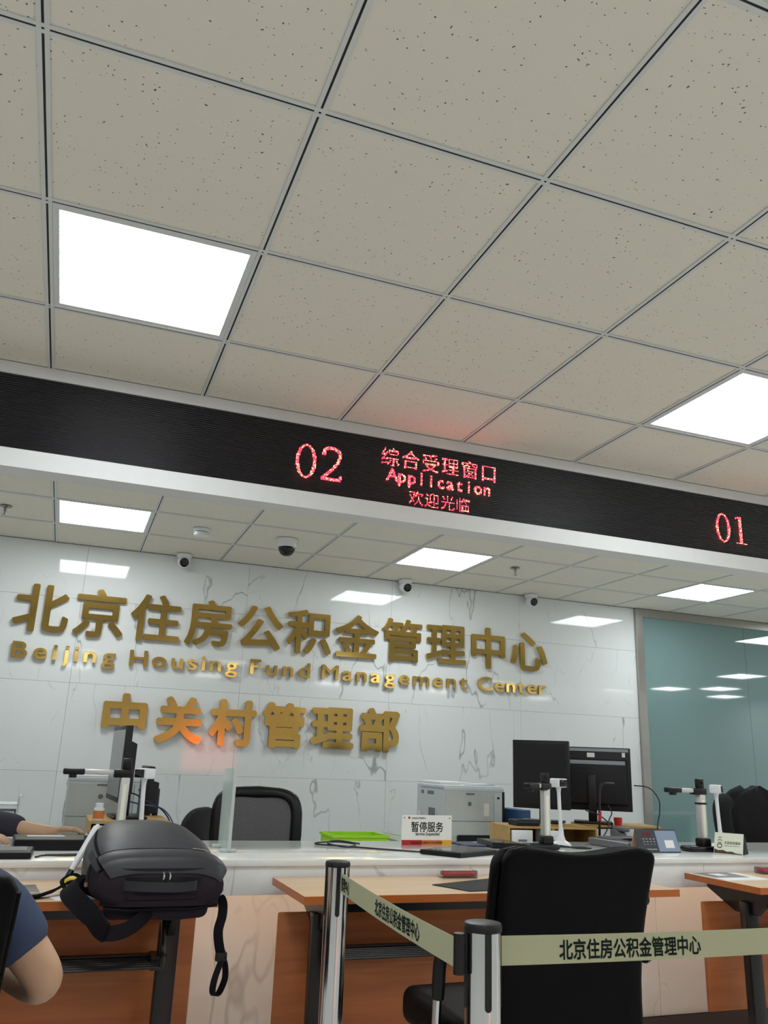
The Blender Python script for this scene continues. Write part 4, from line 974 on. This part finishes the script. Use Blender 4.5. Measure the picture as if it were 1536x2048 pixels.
G().prism([(2.735,3.29),(2.735,3.05),(2.98,3.055),(2.99,3.285)], lambda u, v, d: (u, v, d), 0, 0.0025).build('sheet', 'paper', t)
G().prism([(2.745,3.28),(2.745,3.13),(2.93,3.13),(2.94,3.28)], lambda u, v, d: (u, v, d), 0.002, 0.0031).build('photo_print', 'device_grey', t)
G().prism([(2.80,3.245),(2.80,3.18),(2.86,3.18),(2.86,3.245)], lambda u, v, d: (u, v, d), 0.003, 0.0036).build('logo_print', 'print_white', t)
t = thing('phone', 'dark phone lying on the left folding table by the blue sleeve', 'phone', (-0.045, 3.06, 0.75), 0.1)
G().rbox(-0.04, 0.04, -0.075, 0.075, 0, 0.009, r=0.003, seg=2).build('phone_body', 'silver_plastic', t); box('phone_screen', 'black_gloss', t, -0.037, 0.037, -0.072, 0.072, 0.0085, 0.0095)
t = thing('plastic_bag', 'pale plastic sheet under the backpack strap on left table', 'paper', (0, 0, 0.75))
G().prism([(0.03,2.93),(0.05,2.87),(0.22,2.865),(0.14,3.0)], lambda u, v, d: (u, v, d), 0, 0.002).build('sheet', 'paper', t)
t = thing('umbrella', 'folded white umbrella with yellow handle leaning behind the backpack', 'umbrella', (0, 0, 0))
A, B_ = Vector((0.092, 3.22, 0.790)), Vector((0.165, 3.312, 0.93))
G().tube([A, A.lerp(B_, 0.25), A.lerp(B_, 0.9), B_], [0.009, 0.012, 0.013, 0.006], 12).build('canopy', 'white_plastic', t)
G().tube([A+(A-B_)*0.25, A], 0.010, 10).build('grip', 'black_plastic', t)
G().rbox(0.072, 0.126, 3.10, 3.14, 0.7505, 0.785, r=0.01, seg=3).build('handle', 'yellow_plastic', t)

# ================================================================== backpack on the left table
bo = Vector((0.345, 2.98, 0.75))
bp_ = thing('backpack', 'black backpack lying on the left folding table, straps hanging over the edge', 'backpack', bo)
bl = lambda x, y, z: Vector((x-0.022, y, z))-bo
#        y      xl     xr     zb     zt    tilt
BS = [(2.715, 0.235, 0.500, 0.762, 0.800), (2.722, 0.195, 0.532, 0.752, 0.838), (2.745, 0.172, 0.545, 0.7505, 0.868), (2.80, 0.158, 0.548, 0.7505, 0.886), (2.88, 0.148, 0.540, 0.7505, 0.908),
      (2.98, 0.148, 0.522, 0.7505, 0.930), (3.08, 0.160, 0.500, 0.752, 0.947), (3.17, 0.170, 0.478, 0.765, 0.950), (3.25, 0.190, 0.455, 0.790, 0.946), (3.30, 0.215, 0.430, 0.815, 0.930), (3.325, 0.262, 0.400, 0.85, 0.915)]
def bsec(S_, grow=0.0, e=0.55, a0=0, a1=2*PI, n=44, wob=1.0):
    y, xl, xr, zb, zt = S_; cx, cz = (xl+xr)/2, (zb+zt)/2; hx, hz = (xr-xl)/2+grow, (zt-zb)/2+grow; out = []
    full = abs(a1-a0-2*PI) < 1e-6
    for k in range(n if full else n+1):
        a = a0+(a1-a0)*k/n; c, s = math.cos(a), math.sin(a)
        w = 1+0.012*wob*math.sin(5*a+y*19)+0.008*wob*math.sin(9*a-y*31)
        top = 0.90+0.10*(1 if s < 0 else 1)
        x = cx+hx*w*math.copysign(abs(c)**e, c)*(1-0.10*max(0, s)); z = cz+hz*math.copysign(abs(s)**e, s)*(w if s > 0 else 1)
        out.append(tuple(bl(x, y, z)))
    return out
def lerpS(y):
    for A_, B2 in zip(BS[:-1], BS[1:]):
        if A_[0] <= y <= B2[0]:
            t = (y-A_[0])/(B2[0]-A_[0]); return tuple(a+(b-a)*t for a, b in zip(A_, B2))
    return BS[-1]
ys = [BS[0][0]+(BS[-1][0]-BS[0][0])*k/40 for k in range(41)]
ys = sorted(set(ys+[s[0] for s in BS]))
G().loft([bsec(lerpS(y)) for y in ys]).build('main_body', 'bag_fabric', bp_, ang=60)
# smooth coated panel over the upper face, its front lip and the dark zip gap between them
def sheet(y0, y1, a0, a1, gr, m, nm, par, n=14, bulge=0.0):
    yy = [y0+(y1-y0)*k/n for k in range(n+1)]; secs = []
    for k, y in enumerate(yy):
        b = bulge*math.sin(PI*k/n); o_ = bsec(lerpS(y), gr+b, 0.55, a0, a1, 26, 0.4); i_ = bsec(lerpS(y), gr-0.006, 0.55, a0, a1, 26, 0.4)
        secs.append(o_+i_[::-1])
    return G().loft(secs).build(nm, m, par, ang=60)
tp = sheet(2.838, 3.315, 0.18*PI, 0.80*PI, 0.0045, 'bag_leather', 'coated_panel', bp_, bulge=0.006)
lip = sheet(2.722, 2.818, 0.07*PI, 0.82*PI, 0.010, 'bag_leather', 'front_flap', bp_, bulge=0.009)
sheet(2.817, 2.839, 0.13*PI, 0.80*PI, 0.000, 'black_matte', 'zip_gap', bp_)
side = sheet(2.83, 3.24, 0.83*PI, 1.02*PI, 0.007, 'bag_leather', 'side_pocket', bp_, bulge=0.006)
sheet(2.75, 2.94, 0.855*PI, 0.915*PI, 0.010, 'black_matte', 'side_slit_shade', bp_)  # raised black sheet stands in for shade in the crease under the pocket lip
# front end: zip band, grab handle, seams
def frontband(z0, z1, gr, m, nm, x0=0.19, x1=0.535, yb=2.712):
    n = 16; V0, V1 = [], []
    for k in range(n+1):
        u = -1+2*k/n; x = (x0+x1)/2+u*(x1-x0)/2; y = yb+0.035*abs(u)**4
        V0.append(bl(x, y-gr, z0)); V1.append(bl(x, y-gr, z1))
    g = G(); secs = [[tuple(V0[k]), tuple(V1[k]), tuple(V1[k]+Vector((0, 0.02, 0))), tuple(V0[k]+Vector((0, 0.02, 0)))] for k in range(n+1)]
    return g.loft(secs).build(nm, m, bp_, ang=60)
frontband(0.838, 0.856, 0.002, 'black_matte', 'zip_band', 0.185, 0.54, 2.724)
for x in (0.36, 0.378): G().tube(spline([bl(x, 2.716, 0.846), bl(x+0.002, 2.708, 0.838), bl(x, 2.708, 0.822)], 4), 0.0025, 6).build('zip_pull', 'steel', bp_)
frontband(0.786, 0.834, 0.004, 'bag_fabric', 'front_panel', 0.205, 0.525, 2.716)
frontband(0.800, 0.832, 0.0075, 'black_matte', 'handle_recess', 0.255, 0.455, 2.716)
hd = G().ribbon(spline([bl(0.250, 2.712, 0.812), bl(0.262, 2.700, 0.812), bl(0.32, 2.688, 0.810), bl(0.40, 2.688, 0.808), bl(0.448, 2.700, 0.810), bl(0.460, 2.712, 0.810)], 6), 0.026, 0.006, (0, 0, 1)).build('grab_handle', 'bag_leather', bp_)
frontband(0.7535, 0.770, 0.010, 'bag_fabric', 'lower_seam', 0.19, 0.535, 2.720); frontband(0.772, 0.785, 0.007, 'bag_fabric', 'middle_seam', 0.19, 0.535, 2.718)
G().tube([bl(0.455, 2.826, 0.900), bl(0.49, 2.824, 0.896), bl(0.505, 2.822, 0.890)], 0.003, 8).build('zip_pull', 'steel', bp_)
G().rbox(0.205, 0.505, 2.735, 2.845, 0.712, 0.765, r=0.022, seg=4, cuts=2, fn=lambda p: Vector((p.x-0.022, p.y+0.012*math.sin(p.x*60), p.z+0.006*math.sin(p.x*38+1)))-bo).build('sagging_bottom', 'bag_fabric', bp_, ang=60)
G().tube(spline([bl(0.20, 2.722, 0.748), bl(0.28, 2.716, 0.744), bl(0.36, 2.715, 0.747), bl(0.45, 2.716, 0.745), bl(0.53, 2.735, 0.752)], 6), 0.004, 8).build('piping', 'bag_web', bp_)
# straps
G().ribbon(spline([bl(0.225, 2.86, 0.768), bl(0.165, 2.87, 0.792), bl(0.115, 2.845, 0.800), bl(0.105, 2.79, 0.785), bl(0.135, 2.745, 0.760), bl(0.175, 2.715, 0.728), bl(0.20, 2.705, 0.700), bl(0.225, 2.70, 0.688), bl(0.27, 2.705, 0.696), bl(0.31, 2.72, 0.722), bl(0.335, 2.74, 0.752)], 6), [0.055]*30+[0.05]*11+[0.04]*20, 0.014, [(0.7, -0.2, 0.6)]*26+[(0.8, -0.3, 0.4)]*15+[(0.1, 0.3, 1.0)]*20).build('shoulder_strap', 'bag_web', bp_, ang=60)
G().ribbon(spline([bl(0.17, 3.00, 0.765), bl(0.115, 2.99, 0.785), bl(0.085, 2.98, 0.775), bl(0.06, 2.95, 0.766), bl(0.02, 2.92, 0.757), bl(-0.005, 2.90, 0.756)], 6), 0.036, 0.006, (0.2, -1, 0.35)).build('loose_strap', 'bag_web', bp_)
G().ribbon(spline([bl(0.165, 3.06, 0.770), bl(0.12, 3.05, 0.80), bl(0.085, 3.03, 0.785), bl(0.10, 3.02, 0.757)], 6), 0.03, 0.006, (0.2, -1, 0.2)).build('loose_strap', 'bag_web', bp_)
ws_ = G().ribbon(spline([bl(0.500, 2.74, 0.762), bl(0.538, 2.765, 0.768), bl(0.552, 2.76, 0.752), bl(0.550, 2.74, 0.72), bl(0.540, 2.73, 0.68), bl(0.548, 2.73, 0.635), bl(0.560, 2.73, 0.605)], 6), 0.028, 0.004, (1, -0.4, 0.1)).build('hanging_strap', 'bag_web', bp_)
G().ribbon(spline([bl(0.560, 2.73, 0.610), bl(0.570, 2.732, 0.585), bl(0.573, 2.735, 0.55), bl(0.560, 2.735, 0.515), bl(0.545, 2.73, 0.508), bl(0.536, 2.72, 0.525), bl(0.540, 2.715, 0.56), bl(0.555, 2.722, 0.60)], 6), 0.022, 0.004, (0.55, -0.8, 0.1)).build('strap_loop', 'bag_web', bp_)
G().rbox(0.538, 0.572, 2.722, 2.738, 0.598, 0.622, r=0.003, seg=2, fn=lambda p: p-bo-Vector((0.022, 0, 0))).build('buckle', 'black_plastic', bp_)
G().loft([[tuple(bl(0.150+r_*math.cos(a), 2.835+r_*math.sin(a)*0.4, 0.800+z)) for a in [2*PI*i/10 for i in range(10)]] for r_, z in ((0.002,0.014),(0.005,0.004),(0.006,-0.004),(0.003,-0.008))]).build('charm', 'card_pink', bp_)

# ================================================================== people
def hand_chain(V, E_, R, w, palm, fdir, side, spread=0.017, curl=(0, 0, -1), fl=0.030):
    """append palm and five fingers; w = wrist vertex index; side = vector across the palm to the thumb side"""
    palm = Vector(palm); fdir = Vector(fdir).normalized(); side = Vector(side).normalized(); cur = Vector(curl)
    ip = len(V); V.append(tuple(palm)); E_.append((w, ip)); R.append((0.030, 0.016))
    for k, (o, ln) in enumerate(((-1.5, 0.8), (-0.5, 0.98), (0.5, 1.05), (1.5, 0.95))):
        q = palm+fdir*0.045+side*(-o*spread); i0 = len(V)
        V.append(tuple(q)); R.append(0.0098); E_.append((ip, i0))
        q2 = q+(fdir+cur*0.25).normalized()*fl*ln; V.append(tuple(q2)); R.append(0.0088); E_.append((i0, i0+1))
        q3 = q2+(fdir+cur*0.75).normalized()*fl*0.85*ln; V.append(tuple(q3)); R.append(0.0072); E_.append((i0+1, i0+2))
    q = palm-fdir*0.005+side*0.030; i0 = len(V); V.append(tuple(q)); R.append(0.0115); E_.append((ip, i0))
    q2 = q+(fdir*0.8+side*0.6).normalized()*0.030; V.append(tuple(q2)); R.append(0.0098); E_.append((i0, i0+1))
    q3 = q2+(fdir+side*0.15+cur*0.3).normalized()*0.026; V.append(tuple(q3)); R.append(0.008); E_.append((i0+1, i0+2))
def head_bits(V, E_, R, ih, c, fdir):
    """nose and ears grow out of the head vertex ih"""
    c = Vector(c); f = Vector(fdir).normalized(); r = f.cross(Vector((0,0,1))).normalized()
    for p, q in (((f*0.085+Vector((0,0,-0.005))), 0.018), ((f*0.106+Vector((0,0,-0.018))), 0.012)):
        V.append(tuple(c+p)); R.append(q); E_.append((ih if q == 0.018 else len(V)-2, len(V)-1))
    for s in (-1, 1):
        V.append(tuple(c+r*s*0.080-f*0.01)); R.append(0.016); E_.append((ih, len(V)-1)); V.append(tuple(c+r*s*0.092-f*0.018+Vector((0,0,0.012)))); R.append((0.008, 0.020)); E_.append((len(V)-2, len(V)-1))
def face(parent, c, fdir):
    c = Vector(c); f = Vector(fdir).normalized(); r = f.cross(Vector((0,0,1))).normalized(); u = r.cross(f)
    Mb = Matrix((r, f, u)).transposed().to_4x4()
    for k in (-1, 1):
        M = Matrix.Translation(c+f*0.083+r*k*0.031+u*0.012) @ Mb
        G().loft([[(0.013*a*math.cos(w), d, 0.006*a*math.sin(w)) for w in [2*PI*i/14 for i in range(14)]] for a, d in ((1,0.0),(0.8,0.006),(0.3,0.009))]).build('eye', 'black_gloss', parent).matrix_local = M
        G().rbox(-0.018, 0.018, 0, 0.006, 0.020, 0.026, r=0.002, seg=1).build('eyebrow', 'hair', parent).matrix_local = M
    G().loft([[(0.022*a*math.cos(w), d, 0.006*a*math.sin(w)) for w in [2*PI*i/14 for i in range(14)]] for a, d in ((1,0.0),(0.7,0.005),(0.2,0.007))]).build('mouth', 'lips', parent).matrix_local = Matrix.Translation(c+f*0.082-u*0.052) @ Mb
# --- visitor in a blue T-shirt on the left chair
V = [(-0.30,2.06,0.63),(-0.30,2.10,0.75),(-0.30,2.14,0.88),(-0.30,2.20,0.975),(-0.30,2.225,1.025),(-0.30,2.25,1.085),(-0.30,2.275,1.15),(-0.30,2.265,1.22)]
R = [(0.15,0.11),(0.145,0.10),(0.15,0.10),(0.07,0.06),(0.054,0.054),(0.068,0.078),(0.098,0.115),(0.082,0.10)]
E_ = [(i, i+1) for i in range(7)]
def limb(start, pts, rs):
    prev = start
    for p, r in zip(pts, rs): V.append(tuple(p)); R.append(r); E_.append((prev, len(V)-1)); prev = len(V)-1
    return prev
wr = limb(2, [(-0.165,2.12,0.905),(-0.095,2.10,0.870),(-0.020,2.09,0.790),(0.040,2.09,0.715),(0.030,2.13,0.690),(-0.030,2.24,0.700),(-0.095,2.36,0.725),(-0.125,2.42,0.738)], [0.060,0.056,0.050,0.044,0.040,0.043,0.034,0.026])
hand_chain(V, E_, R, wr, (-0.155,2.47,0.745), (-0.4,1,0.05), (-1,-0.4,0))
wl = limb(2, [(-0.435,2.12,0.905),(-0.505,2.10,0.870),(-0.560,2.12,0.76),(-0.570,2.16,0.69),(-0.53,2.28,0.70),(-0.49,2.42,0.735)], [0.060,0.056,0.050,0.044,0.040,0.027])
hand_chain(V, E_, R, wl, (-0.465,2.47,0.745), (0.4,1,0.05), (1,-0.4,0))
for s in (-1, 1):
    limb(0, [(-0.30+s*0.10,2.12,0.625),(-0.30+s*0.115,2.32,0.625),(-0.30+s*0.12,2.52,0.605),(-0.30+s*0.12,2.56,0.50),(-0.30+s*0.12,2.53,0.28),(-0.30+s*0.12,2.50,0.11),(-0.30+s*0.12,2.53,0.045),(-0.30+s*0.125,2.66,0.035)], [0.085,0.078,0.060,0.055,0.052,0.036,(0.036,0.036),(0.036,0.026)])
head_bits(V, E_, R, 6, (-0.30,2.275,1.15), (0,1,-0.1))
pv = skin('person', V, E_, R, 'skin')
tag(pv, 'seated person in a blue T-shirt with bent bare elbow, left photo edge', 'person')
# clothing
TV = [(-0.30,2.05,0.63),(-0.30,2.09,0.75),(-0.30,2.13,0.88),(-0.30,2.185,0.955)]; TR = [(0.172,0.128),(0.168,0.122),(0.172,0.122),(0.085,0.075)]; TE = [(0,1),(1,2),(2,3)]
def tl(pts, rs):
    prev = 2
    for p, r in zip(pts, rs): TV.append(p); TR.append(r); TE.append((prev, len(TV)-1)); prev = len(TV)-1
tl([(-0.160,2.12,0.900),(-0.085,2.10,0.865),(-0.035,2.095,0.805),(0.000,2.09,0.760)], [0.078,0.075,0.068,0.066])
tl([(-0.440,2.12,0.900),(-0.515,2.10,0.865),(-0.550,2.11,0.79)], [0.078,0.074,0.068])
skin('t_shirt', TV, TE, TR, 'shirt_blue', pv)
PV = [(-0.30,2.06,0.625)]; PR = [(0.165,0.105)]; PE = []
for s in (-1, 1):
    prev = 0
    for p, r in zip([(-0.30+s*0.10,2.12,0.625),(-0.30+s*0.115,2.32,0.628),(-0.30+s*0.12,2.52,0.607),(-0.30+s*0.12,2.565,0.50),(-0.30+s*0.12,2.535,0.28),(-0.30+s*0.12,2.505,0.12)], [0.095,0.090,0.074,0.070,0.066,0.062]):
        PV.append(p); PR.append(r); PE.append((prev, len(PV)-1)); prev = len(PV)-1
skin('trousers', PV, PE, PR, 'trousers', pv)
for s in (-1, 1): G().rbox(-0.30+s*0.122-0.046, -0.30+s*0.122+0.046, 2.455, 2.735, 0.0, 0.085, r=0.03, seg=3).build('shoe', 'shoe', pv)
def hair(parent, c, fdir, m='hair'):
    c = Vector(c); f = Vector(fdir).normalized(); r = f.cross(Vector((0,0,1))).normalized(); u = r.cross(f); secs = []
    for j in range(11):
        ring_ = []
        for i in range(32):
            a = 2*PI*i/32; back = 0.5-0.5*math.cos(a)           # 0 at the forehead, 1 at the nape
            th = (0.04+0.96*j/10)*PI*(0.32+0.44*back**0.6); rad = math.sin(th)*(1+0.015*math.sin(9*a+j)); z = math.cos(th)
            ring_.append(tuple(c+f*(math.cos(a)*rad*0.112)+r*math.sin(a)*rad*0.100+u*(z*0.112)))
        secs.append(ring_)
    inner = [[tuple(c+(Vector(p)-c)*0.93) for p in s] for s in secs]
    return G().loft(secs+inner[::-1]).build('hair', m, parent, ang=70)
hair(pv, (-0.30,2.262,1.17), (0,1,-0.1)); face(pv, (-0.30,2.275,1.15), (0,1,-0.1))
# --- clerk behind the counter, only the arms reach into the photo
CX = -0.53
V = [(CX,4.72,0.60),(CX,4.70,0.74),(CX,4.64,0.88),(CX,4.60,1.02),(CX,4.585,1.07),(CX,4.57,1.13),(CX,4.545,1.195),(CX,4.555,1.265)]
R = [(0.13,0.095),(0.125,0.085),(0.13,0.09),(0.065,0.055),(0.052,0.052),(0.066,0.076),(0.096,0.112),(0.080,0.098)]
E_ = [(i, i+1) for i in range(7)]
w1 = limb(2, [(CX+0.12,4.60,0.95),(CX+0.175,4.56,0.92),(CX+0.21,4.38,0.875),(CX+0.27,4.22,0.865),(-0.13,4.06,0.862),(-0.03,4.00,0.852),(0.00,3.99,0.850)], [0.045,0.042,0.036,0.032,0.030,0.028,0.025])
hand_chain(V, E_, R, w1, (0.050,3.985,0.856), (1,0.02,0.05), (0,-1,0.2), 0.016, (0, 0, -1))
w2 = limb(2, [(CX-0.12,4.60,0.95),(CX-0.175,4.56,0.92),(CX-0.20,4.40,0.87),(CX-0.10,4.24,0.865),(CX+0.05,4.08,0.865),(-0.36,3.96,0.855),(-0.29,3.925,0.846)], [0.045,0.042,0.036,0.032,0.030,0.028,0.025])
hand_chain(V, E_, R, w2, (-0.235,3.90,0.838), (1,-0.1,-0.05), (0.1,1,0.1), 0.016, (0, 0, -1))
for s in (-1, 1):
    limb(0, [(CX+s*0.10,4.66,0.58),(CX+s*0.11,4.50,0.575),(CX+s*0.11,4.36,0.56),(CX+s*0.11,4.33,0.44),(CX+s*0.11,4.38,0.12),(CX+s*0.11,4.34,0.04),(CX+s*0.11,4.25,0.035)], [0.07,0.062,0.052,0.046,0.034,0.034,0.026])
head_bits(V, E_, R, 6, (CX,4.545,1.195), (0.25,-1,-0.25))
pc = skin('person', V, E_, R, 'skin')
tag(pc, 'clerk behind the counter with dark sleeves, hand on a mouse, left edge', 'person')
TV = [(CX,4.72,0.60),(CX,4.70,0.74),(CX,4.64,0.88),(CX,4.61,0.995)]; TR = [(0.170,0.125),(0.160,0.118),(0.160,0.118),(0.075,0.068)]; TE = [(0,1),(1,2),(2,3)]
tl([(CX+0.12,4.60,0.945),(CX+0.175,4.56,0.915),(CX+0.21,4.38,0.875),(CX+0.27,4.22,0.868),(-0.16,4.085,0.866),(-0.095,4.04,0.860)], [0.074,0.068,0.062,0.058,0.052,0.046])
tl([(CX-0.12,4.60,0.945),(CX-0.175,4.56,0.915),(CX-0.20,4.40,0.872),(CX-0.10,4.24,0.868),(CX+0.05,4.08,0.868),(-0.345,3.955,0.858)], [0.074,0.068,0.062,0.058,0.052,0.044])
skin('jacket', TV, TE, TR, 'sleeve_navy', pc)
PV = [(CX,4.72,0.585)]; PR = [(0.155,0.105)]; PE = []
for s in (-1, 1):
    prev = 0
    for p, r in zip([(CX+s*0.10,4.66,0.58),(CX+s*0.11,4.50,0.575),(CX+s*0.11,4.36,0.56),(CX+s*0.11,4.33,0.44),(CX+s*0.11,4.38,0.14)], [0.09,0.082,0.07,0.064,0.055]):
        PV.append(p); PR.append(r); PE.append((prev, len(PV)-1)); prev = len(PV)-1
skin('trousers', PV, PE, PR, 'trousers', pc)
for s in (-1, 1): G().rbox(CX+s*0.112-0.044, CX+s*0.112+0.044, 4.16, 4.42, 0.0, 0.08, r=0.028, seg=3).build('shoe', 'shoe', pc)
hair(pc, (CX,4.556,1.215), (0.25,-1,-0.25)); face(pc, (CX,4.545,1.195), (0.25,-1,-0.25))
dup(oc, (CX, 4.83, 0), 0, 'black office chair under the clerk, outside the left photo edge')

# ================================================================== lit red screen on the rear wall (seen only as a reflection in the marble)
t = thing('information_screen', 'glowing red information screen on the wall behind the camera', 'screen', (3.0, YF+0.002, 1.2))
G().rbox(-0.62, 0.62, 0, 0.05, -0.42, 0.42, r=0.01, seg=2).build('screen_case', 'black_plastic', t)
box('screen_face', 'red_screen', t, -0.58, 0.58, 0.0495, 0.0505, -0.38, 0.38)
